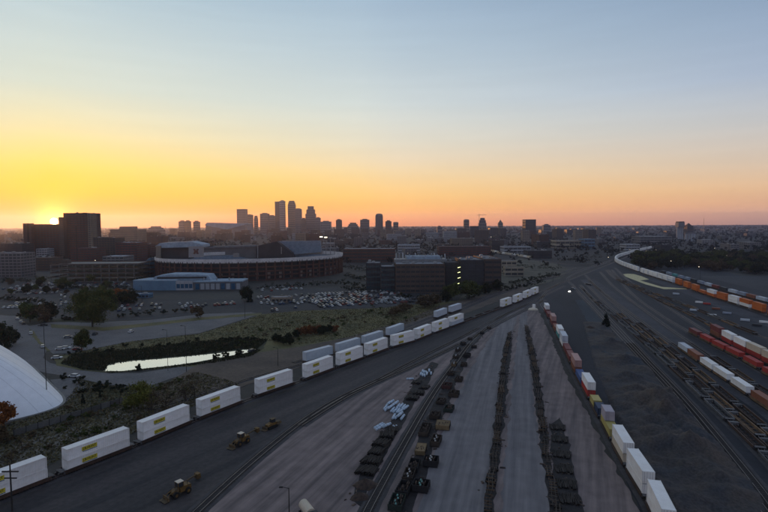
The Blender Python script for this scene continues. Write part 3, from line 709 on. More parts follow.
# ------------------------------------------------------------------ buildings
m_conc = mat('concrete', (.24, .235, .22), scale=.5, bump=.1)
WALL = dict(brick=mat('dark_red_brick', (.11, .055, .042), (.07, .036, .03), scale=.1, scale2=2, rndv=.15), brown=mat('brown_brick', (.10, .075, .062), (.07, .052, .045), scale=.1, scale2=2, rndv=.15),
            grey=mat('grey_concrete_wall', (.17, .17, .18), (.12, .12, .13), scale=.05, rndv=.25), pale=mat('pale_stone_wall', (.25, .245, .25), (.19, .185, .19), scale=.05, rndv=.2),
            tan=mat('tan_wall', (.26, .21, .16), (.19, .16, .13), scale=.05, rndv=.2), blue=mat('bluish_metal_wall', (.13, .22, .31), (.10, .17, .25), scale=.1, rndv=.15), cream=mat('cream_wall', (.36, .32, .25), scale=.1, rndv=.1),
            dark=mat('charcoal_wall', (.045, .047, .055), scale=.1, rndv=.2), white=mat('white_wall', (.34, .36, .39), (.28, .30, .33), scale=.1, rndv=.1), red=mat('maroon_wall', (.12, .05, .045), scale=.1, rndv=.2))
ROOF = dict(grey=mat('grey_roof_membrane', (.17, .18, .20), (.12, .13, .145), scale=.06, scale2=.5, rndv=.25), white=mat('white_roof_membrane', (.42, .44, .47), (.33, .35, .38), scale=.05, scale2=.4, rndv=.15), dark=mat('dark_roof_membrane', (.06, .06, .065), scale=.05, scale2=.4, rndv=.2), blue=mat('pale_blue_roof', (.30, .38, .46), (.22, .29, .36), scale=.05, scale2=.4))
m_tower = mat('tower_glass', (.035, .045, .06), (.025, .032, .045), rough=.6, bump=0, spec=.4, scale=.03)
m_unit = mat('rooftop_unit_metal', (.28, .29, .30), (.18, .19, .2), rough=.6, rndv=.2)
def rooftop(root, w, d, h, n, seed=0):
    rr = random.Random(seed)
    for k in range(n):
        a, b, c = rr.uniform(1.5, 4), rr.uniform(1.5, 3.5), rr.uniform(1, 2.4)
        x, y = rr.uniform(-w / 2 + a, w / 2 - a), rr.uniform(-d / 2 + b, d / 2 - b)
        u = MB().box(x - a / 2, x + a / 2, y - b / 2, y + b / 2, h + .02, h + c).taper(x - a / 2 + .2, x + a / 2 - .2, y - b / 2 + .2, y + b / 2 - .2, h + c, h + c + .3, .3, .3).build('rooftop_unit', m_unit, root)
def blok(root, x0, x1, y0, y1, z0, z1, wall, roof='grey', fh=3.8, bay=5.0, pier=.35, wins=None, glass=None, roofname='roof', winobj=False, parapet=.5):
    """storeys of dark glass behind proud piers and spandrels, parapet, roof"""
    g = MB().box(x0 + .45, x1 - .45, y0 + .45, y1 - .45, z0, z1 - .3); g.build('window_wall', glass or m_glass, root)
    w = MB(); nf = max(1, round((z1 - z0) / fh)); f_ = (z1 - z0) / nf
    for k in range(nf + 1):
        za, zb = (z0, z0 + f_ * .22) if k == 0 else (z0 + k * f_ - f_ * .3, min(z1 + parapet, z0 + k * f_ + f_ * .22))
        if k == nf: zb = z1 + parapet
        w.box(x0 + .1, x1 - .1, y0 + .1, y0 + .46, za, zb); w.box(x0 + .1, x1 - .1, y1 - .46, y1 - .1, za, zb)
        w.box(x0 + .1, x0 + .46, y0 + .46, y1 - .46, za, zb); w.box(x1 - .46, x1 - .1, y0 + .46, y1 - .46, za, zb)
    w.build('wall', WALL[wall], root)
    p = MB(); nx = max(1, round((x1 - x0) / bay)); ny = max(1, round((y1 - y0) / bay)); top = z1 + parapet - .03
    for i in range(nx + 1):
        x = x0 + pier + (x1 - x0 - 2 * pier) * i / nx
        for y in (y0, y1): ya, yb = (y0, y0 + .44) if y == y0 else (y1 - .44, y1); p.box(x - pier, x + pier, ya, yb, z0, top)
    for i in range(1, ny):
        y = y0 + (y1 - y0) * i / ny
        for xa, xb in ((x0, x0 + .44), (x1 - .44, x1)): p.box(xa, xb, y - pier, y + pier, z0, top)
    p.build('pier', WALL[wall], root)
    MB().box(x0 + .47, x1 - .47, y0 + .47, y1 - .47, z1 - .25, z1 + .02).build(roofname, ROOF[roof], root)
    if winobj and nx * nf < 200:
        pane = None
        for k in range(nf):
            for i in range(nx):
                xa = x0 + pier + (x1 - x0 - 2 * pier) * (i + .5) / nx; bw = (x1 - x0) / nx / 2 - pier - .12
                if pane is None:
                    pane = MB().box(-bw, bw, -.05, .05, f_ * .24, f_ * .68).box(-.05, .05, -.1, -.05, f_ * .24, f_ * .68).data('window', m_glass)
                link('window', pane, root, (xa, y0 + .38, z0 + k * f_))
def bpx(x0, x1, ytop, Y, depth, base=0):
    """width, height and place of a building from its outline in the photograph and its distance"""
    a = at(x0, ytop, Y); b = at(x1, ytop, Y)
    return (a.x + b.x) / 2, (b.x - a.x), max(3, (a.z + b.z) / 2)
def simple(name, x0, x1, ytop, Y, depth, wall, roof, label, rz=0, fh=3.8, bay=5, units=2, group=None, cat='building', winobj=False, glass=None, pier=.35, steps=None):
    cx, w, h = bpx(x0, x1, ytop, Y, depth)
    root = thing(name, label, cat, (cx, Y + depth / 2, 0), rz, group)
    blok(root, -w / 2, w / 2, -depth / 2, depth / 2, 0, h, wall, roof, fh, bay, pier, winobj=winobj, glass=glass)
    if steps:
        z = h
        for (fr, dz) in steps:
            blok(root, -w / 2 * fr, w / 2 * fr, -depth / 2 * fr, depth / 2 * fr, z + .03, z + dz, wall, roof, fh, bay, pier, glass=glass); z += dz
    else: rooftop(root, w, depth, h, units, int(x0 * 7 + Y))
    return root

# downtown skyline, about 3.5 km off, each tower on its own
SKY = 'towers of the downtown skyline'
def tower(x0, x1, yt, Y, wall, label, kind='flat', fh=14, bay=9):
    cx, w, h = bpx(x0, x1, yt, Y, w_ := 40)
    d = w * .9
    root = thing('skyscraper', label, 'skyscraper', (cx, Y + 20, 0), R(rnd.uniform(-6, 6)), SKY)
    def bl(fr, za, zb, ox=0): blok(root, -w / 2 * fr + ox, w / 2 * fr + ox, -d / 2 * fr, d / 2 * fr, za, zb, wall, 'grey', fh, bay, 1.1, glass=m_tower, parapet=1)
    if kind == 'flat': bl(1, 0, h - 5); bl(.55, h - 5 + .1, h)
    elif kind == 'plain': bl(1, 0, h)
    elif kind == 'step': bl(1, 0, h * .72); bl(.82, h * .72 + .1, h * .88); bl(.58, h * .88 + .1, h)
    elif kind == 'notch': bl(1, 0, h - 22); bl(.86, h - 22 + .1, h - 9); bl(.68, h - 9 + .1, h)
    elif kind == 'round':
        b = MB(); n = 24
        b.zprism([(w / 2 * math.cos(2 * math.pi * k / n), w / 2 * math.sin(2 * math.pi * k / n)) for k in range(n)], 0, h - w * .3)
        b.build('wall', WALL[wall], root)
        c = MB(); pr = [(1, 0), (.93, .12), (.78, .22), (.5, .28), (.1, .3)]; vv = []; ff = []
        for j, (r_, z_) in enumerate(pr):
            for k in range(n): vv.append((w / 2 * r_ * math.cos(2 * math.pi * k / n), w / 2 * r_ * math.sin(2 * math.pi * k / n), h - w * .3 + w * z_))
        for j in range(len(pr) - 1):
            for k in range(n): ff.append((j * n + k, j * n + (k + 1) % n, (j + 1) * n + (k + 1) % n, (j + 1) * n + k))
        c.add(vv, ff).build('domed_top', WALL[wall], root)
        g = MB()
        for k in range(0, n, 2):
            t = 2 * math.pi * (k + .5) / n; x, y = (w / 2 + .2) * math.cos(t), (w / 2 + .2) * math.sin(t); g.tube((x, y, 3), (x, y, h - w * .35), 1.3, 4)
        g.build('window_strip', m_tower, root)
    elif kind == 'peak':
        bl(1, 0, h * .80); root_b = MB().taper(-w * .4, w * .4, -d * .4, d * .4, h * .8 + .1, h * .95, w * .28, d * .28).taper(-w * .1, w * .1, -d * .1, d * .1, h * .95, h, w * .07, d * .07).build('pointed_roof', WALL[wall], root)
    elif kind == 'arch':
        bl(1, 0, h * .97)
        pr = [(w / 2 * math.cos(math.pi * k / 10), h * .97 + 1 + (h * .05) * math.sin(math.pi * k / 10)) for k in range(11)]
        MB().prism(pr, -d / 2, d / 2).build('vaulted_roof', ROOF['grey'], root)
    return root
T = [(236.8, 245.8, 209.2, 3300, 'grey', 'broad flat-topped slab tower at the left end of the downtown cluster', 'plain'),
 (245.9, 251.8, 214.8, 3450, 'grey', 'lower rounded-top tower directly right of the left slab tower', 'arch'),
 (253.4, 257.0, 215.8, 3400, 'tan', 'slim small tower standing alone with sky on both sides near the left slab', 'notch'),
 (260.1, 268.0, 213.0, 3350, 'grey', 'wide mid-height tower left of the pair of tallest towers', 'flat'),
 (268.1, 274.6, 215.2, 3500, 'pale', 'squat grey tower between the wide one and the tallest pair', 'flat'),
 (274.6, 279.1, 201.6, 3450, 'dark', 'dark slim left half of the tallest pair of towers', 'plain'),
 (279.2, 284.2, 200.3, 3300, 'pale', 'taller right half of the tallest pair of towers', 'flat'),
 (287.6, 294.8, 200.9, 3350, 'tan', 'tall tower with stepped shoulders right of the tallest pair', 'notch'),
 (295.0, 300.9, 208.9, 3300, 'grey', 'mid-height tower with curved top touching the stepped-shoulder tower', 'arch'),
 (301.0, 305.4, 217.9, 3250, 'brown', 'low block filling the gap before the broad stepped tower', 'flat'),
 (305.4, 315.2, 206.3, 3400, 'grey', 'broad stepped tower at the right of the downtown cluster', 'step'),
 (315.3, 320.0, 217.2, 3300, 'grey', 'low tower leaning against the right side of the broad stepped tower', 'flat'),
 (320.6, 330.6, 220.9, 3200, 'pale', 'wide low pale building right after the downtown cluster', 'flat'),
 (336.0, 341.4, 219.2, 3100, 'brown', 'isolated slim tower between the low pale building and the stepped apartments', 'flat'),
 (347.4, 358.2, 222.8, 3000, 'tan', 'wide apartment block with low pyramid outline', 'step'),
 (360.1, 369.2, 219.0, 3000, 'grey', 'pair-topped square tower left of the dome-topped tower', 'flat'),
 (375.4, 382.8, 213.4, 2700, 'grey', 'round tower with domed top right of the downtown cluster', 'round'),
 (385.6, 391.3, 220.4, 2650, 'brick', 'brown square-topped tower just right of the dome-topped tower', 'flat'),
 (393.4, 398.4, 222.4, 2700, 'tan', 'small tower with rounded crown right of the brown tower', 'arch'),
 (437.4, 442.2, 226.0, 2600, 'grey', 'short lone tower in the middle distance near the picture centre', 'flat'),
 (464.4, 469.6, 219.8, 2500, 'tan', 'slim rounded-top tower left of the tower with a crane', 'arch'),
 (471.0, 479.4, 226.2, 2400, 'dark', 'dark low block in front of the crane tower', 'plain'),
 (479.5, 487.0, 218.0, 2450, 'grey', 'tower under construction beside a crane', 'step'),
 (499.0, 503.6, 219.6, 2600, 'tan', 'tower with a pointed roof right of the crane tower', 'peak'),
 (525.1, 535.8, 219.6, 2300, 'dark', 'wide dark flat-topped tower alone on the right horizon', 'plain'),
 (544.2, 551.0, 224.2, 2500, 'grey', 'low stepped block right of the lone dark tower', 'flat'),
 (688.4, 694.6, 223.0, 2100, 'brown', 'brown pointed tower on the right horizon beside the white silo', 'peak'),
 (147.6, 160.7, 226.4, 2500, 'pale', 'pale stepped block on the skyline left of the covered arena', 'step'),
 (178.0, 183.6, 220.6, 2800, 'grey', 'left one of a close pair of short towers left of the covered arena', 'flat'),
 (183.9, 188.9, 220.4, 2800, 'brown', 'right one of a close pair of short towers left of the covered arena', 'flat'),
 (192.6, 198.0, 220.9, 2850, 'grey', 'single short tower between the close pair and the covered arena', 'flat')]
for a in T: tower(*a)
def crane():
    p = at(479.2, 214.5, 2440); root = thing('tower_crane', 'thin tower crane over the tower under construction', 'crane', (p.x, 2440, 0))
    b = MB(); b.box(-.9, .9, -.9, .9, 0, p.z); b.build('mast', m_steel, root)
    j = MB(); j.box(-12, 34, -.7, .7, p.z - 3, p.z - 1.6); j.taper(-1, 1, -1, 1, p.z, p.z + 6, .8, .8); j.build('jib', m_steel, root)
crane()
def mast(px, yt, Y, label, r=1.2):
    p = at(px, yt, Y); root = thing('radio_mast', label, 'mast', (p.x, Y, 0)); MB().tube((0, 0, 0), (0, 0, p.z), r, 6, r * .4).build('pole', m_steel, root)
    b = MB()
    for k in range(4): b.box(-r * 1.6, r * 1.6, -r * 1.6, r * 1.6, p.z * (.3 + .18 * k), p.z * (.3 + .18 * k) + 1.2)
    b.build('platform', m_steel, root)
mast(704, 217.5, 2600, 'thin radio mast rising over the right horizon'); mast(165, 225, 2600, 'thin mast on the skyline left of the paired towers')
# covered arena with sloped prow roof
def arena():
    Y = 2700; a = at(205, 240, Y).x; b = at(249, 240, Y).x; c = (a + b) / 2; w = b - a
    zt = at(208, 222.6, Y).z; zr = at(245, 224, Y).z; zm = at(228, 229.5, Y).z
    root = thing('covered_arena', 'pale angular covered arena with sloped roof in front of the downtown cluster', 'arena', (c, Y + 60, 0))
    MB().prism([(-w / 2, 0), (w / 2, 0), (w / 2 - 14, zr), (0, zm - 1), (-w / 2 + 6, zt - 14)], -60, 60).build('wall', WALL['grey'], root)
    MB().prism([(-w / 2 + 2, zt - 13), (-w / 2 + 14, zt), (w / 2 - 26, zr + 2), (w / 2 - 8, zr), (w / 2 - 14, zr - 3), (0, zm), (-w / 2 + 8, zt - 16)], -64, 64).build('roof', ROOF['blue'], root)
    MB().prism([(w / 2 - 22, zr - 3), (w / 2 - 12, zr), (w / 2 + 4, 0), (w / 2 - 6, 0)], -66, -60.5).build('glass_prow', WALL['pale'], root)
    g = MB()
    for k in range(8): x = -w / 2 + 20 + k * (w - 60) / 7; g.box(x - 6, x + 6, -60.4, -60.1, 6, min(zm, zr) - 18)
    g.build('window', m_tower, root)
arena()
# twin hospital blocks in front of the sun
simple('hospital_tower', 63.2, 86.8, 213.2, 960, 46, 'brick', 'dark', 'tall brown block in front of the sun, right of the lower twin', fh=4.2, bay=6, units=5, winobj=False)
simple('hospital_block', 22.8, 62.6, 224.4, 975, 40, 'brick', 'dark', 'long lower brown block with the sun setting over its right end', fh=4.2, bay=6, units=0)
simple('stair_tower', 22.8, 26.8, 223.6, 960, 8, 'brick', 'dark', 'left stubby tower at the end of the long brown block', units=0)
simple('stair_tower', 28.4, 31, 223.6, 960, 8, 'brick', 'dark', 'second stubby tower on the left end of the long brown block', units=0)
simple('stair_tower', 58.4, 63.0, 217.4, 950, 14, 'brown', 'dark', 'narrow tower squeezed between the two brown blocks at the sun', units=0)
simple('stair_tower', 87.2, 90.3, 213.9, 955, 20, 'tan', 'grey', 'pale vertical strip tower on the right edge of the tall brown block', units=0)
simple('office_block', 90.6, 94.2, 226.4, 1000, 20, 'brown', 'dark', 'low shoulder block against the right side of the tall brown block', units=1)
simple('office_block', 110, 137, 229.4, 1500, 60, 'tan', 'grey', 'hazy wide block right of the sun-side towers', units=3, steps=[(.5, 8)])
simple('office_block', 36, 47, 249, 930, 20, 'white', 'white', 'pale low pair-fronted building below the long brown block', units=2)
simple('office_block', 70, 96, 248.5, 840, 30, 'red', 'dark', 'low maroon building below the tall brown block', units=3)
simple('office_block', 93, 115, 238, 900, 34, 'brown', 'dark', 'brown mid-rise right of the sun-side towers', units=3)
simple('office_block', 115.5, 137, 243, 800, 36, 'red', 'blue', 'dark maroon building with a bluish roof left of the stadium', units=4, bay=4.5)
simple('office_block', 137, 150, 244.5, 860, 30, 'red', 'dark', 'low dark brick building between the bluish-roofed one and the stadium', units=2)
simple('office_block', -20, 20.5, 253.5, 610, 26, 'grey', 'grey', 'grey-green office block at the left edge below the horizon', units=4, winobj=True)
simple('office_block', -10, 22, 244, 900, 30, 'dark', 'dark', 'dark block behind the grey-green office at the left edge', units=3)
simple('office_block', 22, 52, 258, 700, 24, 'brown', 'dark', 'low brown row building left of the parking ramp', units=3, winobj=True)
def ramp(x0, x1, yt, Y, depth, lv, label):
    cx, w, h = bpx(x0, x1, yt, Y, depth); root = thing('parking_ramp', label, 'parking ramp', (cx, Y + depth / 2, 0), R(1.5)); fh = h / lv
    for k in range(lv + 1):
        MB().box(-w / 2, w / 2, -depth / 2, depth / 2, k * fh - .35 if k else 0, k * fh + .02 if k else .1).build('deck', m_conc, root)
        if k: 
            b = MB()
            for y in (-depth / 2, depth / 2): b.box(-w / 2, w / 2, y - .12, y + .12, k * fh + .03, k * fh + 1.1)
            for x in (-w / 2, w / 2): b.box(x - .12, x + .12, -depth / 2 + .13, depth / 2 - .13, k * fh + .03, k * fh + 1.1)
            b.build('parapet', WALL['brown'], root)
    c = MB()
    for i in range(int(w / 9) + 1):
        for y in (-depth / 2 + .7, 0, depth / 2 - .7): c.box(-w / 2 + .5 + i * 9 - .3, -w / 2 + .5 + i * 9 + .3, y - .3, y + .3, .1, h - .36)
    tag(c.build('column', m_conc, root), kind='stuff')
    MB().box(-w / 2 + 3, -w / 2 + 9, -4, 4, h + .03, h + 4).build('stair_house', WALL['brown'], root)
ramp(50, 137, 264.6, 560, 42, 4, 'long open parking ramp with dark horizontal decks left of the stadium')
# stadium
def stadium():
    C = Vector((-163, 640, 0)); ax = math.atan2(90, 211); A, B, Hh = 113.0, 84.0, 24.5
    root = thing('stadium', 'large oval open stadium of brick piers with a pale rim', 'stadium', C, ax)
    n = 96
    def ring(r0, r1, z0, z1, name, m, segs=range(n), nn=n):
        b = MB()
        for k in segs:
            t0, t1 = 2 * math.pi * k / nn, 2 * math.pi * (k + 1) / nn
            v = [((A + r) * math.cos(t), (B + r) * math.sin(t), z) for (r, z) in ((r0, z0), (r1, z0), (r1, z1), (r0, z1)) for t in (t0, t1)]
            b.add(v, [(0, 1, 3, 2), (2, 3, 5, 4), (4, 5, 7, 6), (6, 7, 1, 0)])
        return b.build(name, m, root)
    m_b = WALL['brick']
    ring(-4.6, -3.6, 0, 19.5, 'inner_wall', WALL['dark'])
    for z0, z1 in ((0, 1.2), (5.0, 6.4), (9.6, 11.0), (14.2, 15.4)): ring(-3.5, -.6, z0, z1, 'gallery_floor', m_b)
    ring(-3.4, .6, 19.6, 20.4, 'rim_soffit', m_conc); ring(.1, .7, 20.45, Hh, 'rim_panel', mat('pale_rim_panel', (.62, .60, .59), (.5, .48, .48), scale=.1, scale2=.8))
    for k in range(72):
        t = 2 * math.pi * k / 72; x, y = (A - .2) * math.cos(t), (B - .2) * math.sin(t)
        if y > 30: continue
        if 'pier' not in PROTO: PROTO['pier'] = MB().box(-.9, .9, -.7, .7, 0, 19.6).box(-.5, .5, -.9, -.7, 0, 21.4).data('pier', m_b)
        o = link('pier', PROTO['pier'], root, (x, y, 0)); o.rotation_euler = (0, 0, math.atan2(B * math.sin(t) / B ** 2 , A * math.cos(t) / A ** 2) + R(90))
    for k in range(108):
        t = 2 * math.pi * (k + .5) / 108; x, y = (A - .5) * math.cos(t), (B - .5) * math.sin(t)
        if y > 10: continue
        if 'rimfin' not in PROTO:
            PROTO['rimfin'] = MB().box(-.25, .25, -1.6, 0, 19.0, 21.6).data('rim_bracket', WALL['dark']); PROTO['stwin'] = MB().box(-1.6, 1.6, -.3, .3, 6.6, 9.0).box(-1.4, 1.4, -.2, .2, 2, 4.6).data('gallery_screen', mat('pale_gallery_screen', (.22, .18, .16)))
        rz = math.atan2(math.sin(t) / B, math.cos(t) / A) + R(90)
        o = link('rim_bracket', PROTO['rimfin'], root, (x, y, 0)); o.rotation_euler = (0, 0, rz)
        if k % 2: o = link('gallery_screen', PROTO['stwin'], root, ((A - 1.6) * math.cos(t), (B - 1.6) * math.sin(t), 0)); o.rotation_euler = (0, 0, rz)
    # seating bowl
    seat = mat('seating_grey_blue', (.20, .25, .31), (.14, .18, .23), scale=.3, scale2=2)
    b = MB(); rows = 26
    for k in range(n):
        t0, t1 = 2 * math.pi * k / n, 2 * math.pi * (k + 1) / n
        for r in range(rows):
            ra = -5 - r * 1.3; rb = ra - 1.3; z = 20.0 - r * .72
            v = [((A + ra) * math.cos(t0), (B + ra) * math.sin(t0), z), ((A + ra) * math.cos(t1), (B + ra) * math.sin(t1), z), ((A + rb) * math.cos(t1), (B + rb) * math.sin(t1), z), ((A + rb) * math.cos(t0), (B + rb) * math.sin(t0), z),
                 ((A + rb) * math.cos(t1), (B + rb) * math.sin(t1), z - .72), ((A + rb) * math.cos(t0), (B + rb) * math.sin(t0), z - .72)]
            b.add(v, [(0, 1, 2, 3), (3, 2, 4, 5)])
    b.build('seating_bowl', seat, root)
    MB().zprism([((A - 38) * math.cos(2 * math.pi * k / 32), (B - 38) * math.sin(2 * math.pi * k / 32)) for k in range(32)], .1, 1.2).build('playing_field', m_grass, root)
    # far upper stand, wedge outline
    def local(px, py, Y): 
        p = at(px, py, Y) - C; c, s = math.cos(-ax), math.sin(-ax); return Vector((p.x * c - p.y * s, p.x * s + p.y * c, p.z))
    def wedge(name, pts, Y, dep, m):
        ps = [local(x, y, Y) for x, y in pts]; d = Vector((-math.sin(-ax) * -dep, math.cos(-ax) * dep, 0)); d = Vector((dep * math.sin(ax), dep * math.cos(ax), 0))
        v = ps + [q + d for q in ps]; k = len(ps)
        return MB().add(v, [tuple(range(k)), tuple(range(2 * k - 1, k - 1, -1))] + [(i, (i + 1) % k, k + (i + 1) % k, k + i) for i in range(k)]).build(name, m, root)
    wedge('upper_stand', [(256, 258), (257, 246), (266, 243.8), (277, 241.5), (283, 246), (292, 253), (294, 258)], 700, 14, WALL['dark'])
    wedge('upper_seating', [(277.5, 241.4), (320, 240.6), (322, 252), (293, 254.5), (284, 246)], 712, 6, seat)
    wedge('concourse_building', [(200, 258), (200, 249), (222, 247.5), (256, 246.5), (256, 258)], 705, 14, WALL['grey'])
    wedge('roof', [(201, 248.6), (212, 246.4), (256, 245.2), (256, 247), (222, 248)], 703, 16, ROOF['grey'])
    wedge('scoreboard_building', [(160, 259), (160, 247), (189, 246), (189, 259)], 600, 16, WALL['dark'])
    wedge('roof', [(155, 246.4), (160, 243.0), (190, 241.6), (203, 244.5), (203, 247), (158, 248)], 596, 24, ROOF['blue'])
    wedge('end_panel', [(156, 258.5), (156, 246), (160.5, 246), (160.5, 258.5)], 594, 2, WALL['tan'])
    wedge('scoreboard', [(188.6, 257.5), (188.6, 246.4), (203.2, 246.2), (203.2, 257)], 592, 2, WALL['pale'])
    sb = wedge('emblem', [(193.3, 253.9), (193.3, 252.7), (194, 252.7), (194, 250.1), (193.3, 250.1), (193.3, 248.9), (195, 248.9), (195.9, 250.9), (196.8, 248.9), (198.5, 248.9), (198.5, 250.1), (197.8, 250.1), (197.8, 252.7), (198.5, 252.7), (198.5, 253.9), (196.5, 253.9), (196.5, 251.8), (195.9, 253.1), (195.3, 251.8), (195.3, 253.9)], 591.5, .4, WALL['red'])
    wedge('mast', [(257.4, 258), (257.4, 245), (257.9, 245), (257.9, 258)], 640, 1, m_steel); wedge('mast', [(281, 254), (281, 247), (281.5, 247), (281.5, 254)], 640, 1, m_steel)
    wedge('press_box', [(233, 257), (233, 253.6), (238, 253.6), (238, 257)], 560, 5, WALL['pale'])
stadium()
m_lamp = mat('lit_lamp', (.8, .75, .6), emit=(1, .85, .6), strength=2.2, bump=0)
m_lampw = mat('lit_headlight', (.8, .8, .8), emit=(1, .97, .9), strength=9, bump=0)
m_stair = mat('lit_stair_light', (.6, .6, .3), emit=(.95, 1, .45), strength=1.5, bump=0)
for i, (x, yb) in enumerate([(321.5, 262), (326, 261), (330.5, 259), (334.5, 257)]):
    Y = 640 + i * 14; p = at(x, yb, Y); z = at(x, 237.6 + i * .5, Y).z
    root = thing('floodlight_mast', f'{ORD[i]} floodlight mast from the left on the right side of the stadium', 'floodlight', (p.x, Y, 0), 0, 'stadium floodlights')
    MB().tube((0, 0, 0), (0, 0, z), .55, 8, .35).build('pole', WALL['pale'], root)
    MB().box(-2.4, 2.4, -.3, .3, z, z + 2).build('lamp_frame', m_steel, root)
    if i < 2: MB().box(-1.8, 1.8, -.45, -.32, z + .5, z + 1.5).build('lamp', m_lamp, root)
# bluish curved-roof hall left of the stadium
def hall():
    Y = 620; root = thing('sloped_hall', 'pale blue sloped glass hall between the maroon buildings and the stadium', 'hall', (at(149, 260, Y).x, Y, 0), R(-5))
    pr = [(-8, 0), (9, 0), (9, 23), (6, 22), (2, 18), (-2, 12), (-6, 5)]
    MB().prism([(-8, 0), (9, 0), (8.9, 22.6), (6, 21.6), (2, 17.6), (-2, 11.6), (-6, 4.6)], -12, 14).build('wall', WALL['blue'], root)
    b = MB()
    for k in range(6): b.prism([(-8.2, 0), (-6.1, 5.1), (-2, 12.2), (2, 18.1), (6, 22.1), (9.1, 23.2), (9.1, 22.7), (6, 21.7), (2, 17.7), (-2, 11.7), (-6, 4.7), (-7.9, 0)], -12.1 + k * 4.7, -11.7 + k * 4.7)
    b.build('rib', ROOF['blue'], root)
hall()
# low white-blue building before the stadium
def arenalow():
    Y = 482; X = lambda px: at(px, 290, Y).x
    root = thing('low_sports_building', 'low pale blue building with garage-like white bays in front of the stadium', 'building', (X(190), Y, 0), R(2)); o = X(190)
    z = lambda py, yy: at(190, py, yy).z
    n = 12; x0, x1 = X(133) - o, X(176) - o
    pts = [(x0, 8)] + [(x0 + (x1 - x0) * k / n, 2.5 * (1 - math.sin(math.pi * .5 * k / n)) - .0 + 0) for k in range(n + 1)] + [(x1, 26), (x0 + 6, 26)]
    MB().zprism(pts, 0, 9.0).build('front_hall', WALL['blue'], root)
    MB().zprism([(a, b) for a, b in pts], 9.02, 9.7).build('roof', ROOF['blue'], root)
    blok(root, X(176) - o + .1, X(193) - o, 0, 24, 0, 8.6, 'white', 'blue', 8.6, 4.2, .3, glass=mat('blue_shop_glass', (.04, .11, .20), rough=.2, bump=0))
    xa, xb = X(193) - o + .1, X(242) - o
    MB().box(xa, xb, .6, 24, 0, 7.4).build('wall', WALL['grey'], root); MB().box(xa, xb, .2, 24.2, 7.42, 8.4).build('roof', ROOF['blue'], root)
    for k in range(9):
        a = xa + 2 + k * (xb - xa - 3) / 9
        MB().box(a, a + 3.6, .45, .59, .6, 6.2).build('garage_door', WALL['white'] if k not in (0, 5, 7) else mat('blue_shop_glass', (.04, .11, .20)), root)
    xc, xd = X(150) - o, X(208) - o
    MB().prism([(xc, 9.72), (xd, 8.5), (xd - 3, 13.2), (xd - 18, 14.2), (xc + 14, 14.4), (xc + 2, 12.6)], 9, 30).build('upper_roof', ROOF['blue'], root)
    MB().box(xc + 4, xd - 4, 8.6, 8.98, 10.2, 12).build('clerestory', m_glass, root)
    c = MB()
    for k in range(3): c.tube((xa + 8 + k * 12, 8, 8.4), (xa + 8 + k * 12, 8, 11), .7, 8)
    c.build('vent_stack', m_unit, root)
arenalow()
simple('shed', 134, 149, 297.5, 432, 8, 'blue', 'white', 'small pale shed at the corner of the low blue building', units=2, bay=3)
# laboratory blocks in the centre
lab = simple('laboratory_building', 395.5, 445, 264.5, 455, 46, 'brown', 'grey', 'large brown brick laboratory block facing the full car park', fh=4.6, bay=4.6, units=9, winobj=True)
def labtop():
    cx, w, h = bpx(398, 448, 262, 470, 30); root = thing('plant_penthouse', 'grey metal plant rooms and vents on top of the brown laboratory', 'rooftop plant', (cx, 492, at(420, 264.5, 470).z + .1))
    rr = random.Random(5); b = MB()
    MB().box(-26, 24, -8, 12, 0, 3.6).build('plant_room', m_unit, root); MB().box(-14, 18, -4, 10, 3.6, 6.4).build('upper_plant_room', ROOF['blue'], root)
    for k in range(16): x = -24 + k * 3.1; b.tube((x, rr.uniform(-6, 9), 3.6), (x, rr.uniform(-6, 9), rr.uniform(6.5, 9.5)), .5, 6)
    b.build('vent_stack', WALL['white'], root)
labtop()
simple('glass_wing', 366, 380.5, 263.6, 480, 26, 'dark', 'grey', 'blue-green glass wing at the left end of the brown laboratory', fh=4.6, bay=2.6, pier=.18, units=2, glass=mat('teal_curtain_glass', (.04, .075, .09), rough=.25, bump=0, spec=.6))
simple('glass_wing', 381, 395, 267, 462, 22, 'dark', 'grey', 'nearer blue glass wing touching the brown laboratory', fh=4.6, bay=2.6, pier=.18, units=1, glass=MATS['teal_curtain_glass'])
simple('laboratory_link', 445.6, 461, 263, 470, 30, 'dark', 'dark', 'dark glazed stair link with lit green landings between two laboratories', fh=4.6, bay=5, units=1)
st = thing('stair_lights', 'four yellow-green lit stair landings on the dark link', 'stair lights', (at(460, 270, 466).x, 467.2, 0))
for k, py in enumerate((267.5, 272.5, 278, 283.5)):
    z = at(460, py, 466).z; MB().prism([(-1.9, z - .5), (2.2, z + .6), (2.2, z + 1.0), (-1.9, z - .1)], -.2, .1).build('landing_light', m_stair, st)
simple('laboratory_building', 461, 484, 260.5, 462, 40, 'dark', 'grey', 'dark laboratory block right of the lit stairs', fh=4.6, bay=6, units=5)
simple('laboratory_building', 484.4, 501.5, 259.5, 475, 60, 'brown', 'grey', 'banded concrete laboratory block nearest the rail lines', fh=4.6, bay=9, units=4, winobj=True)
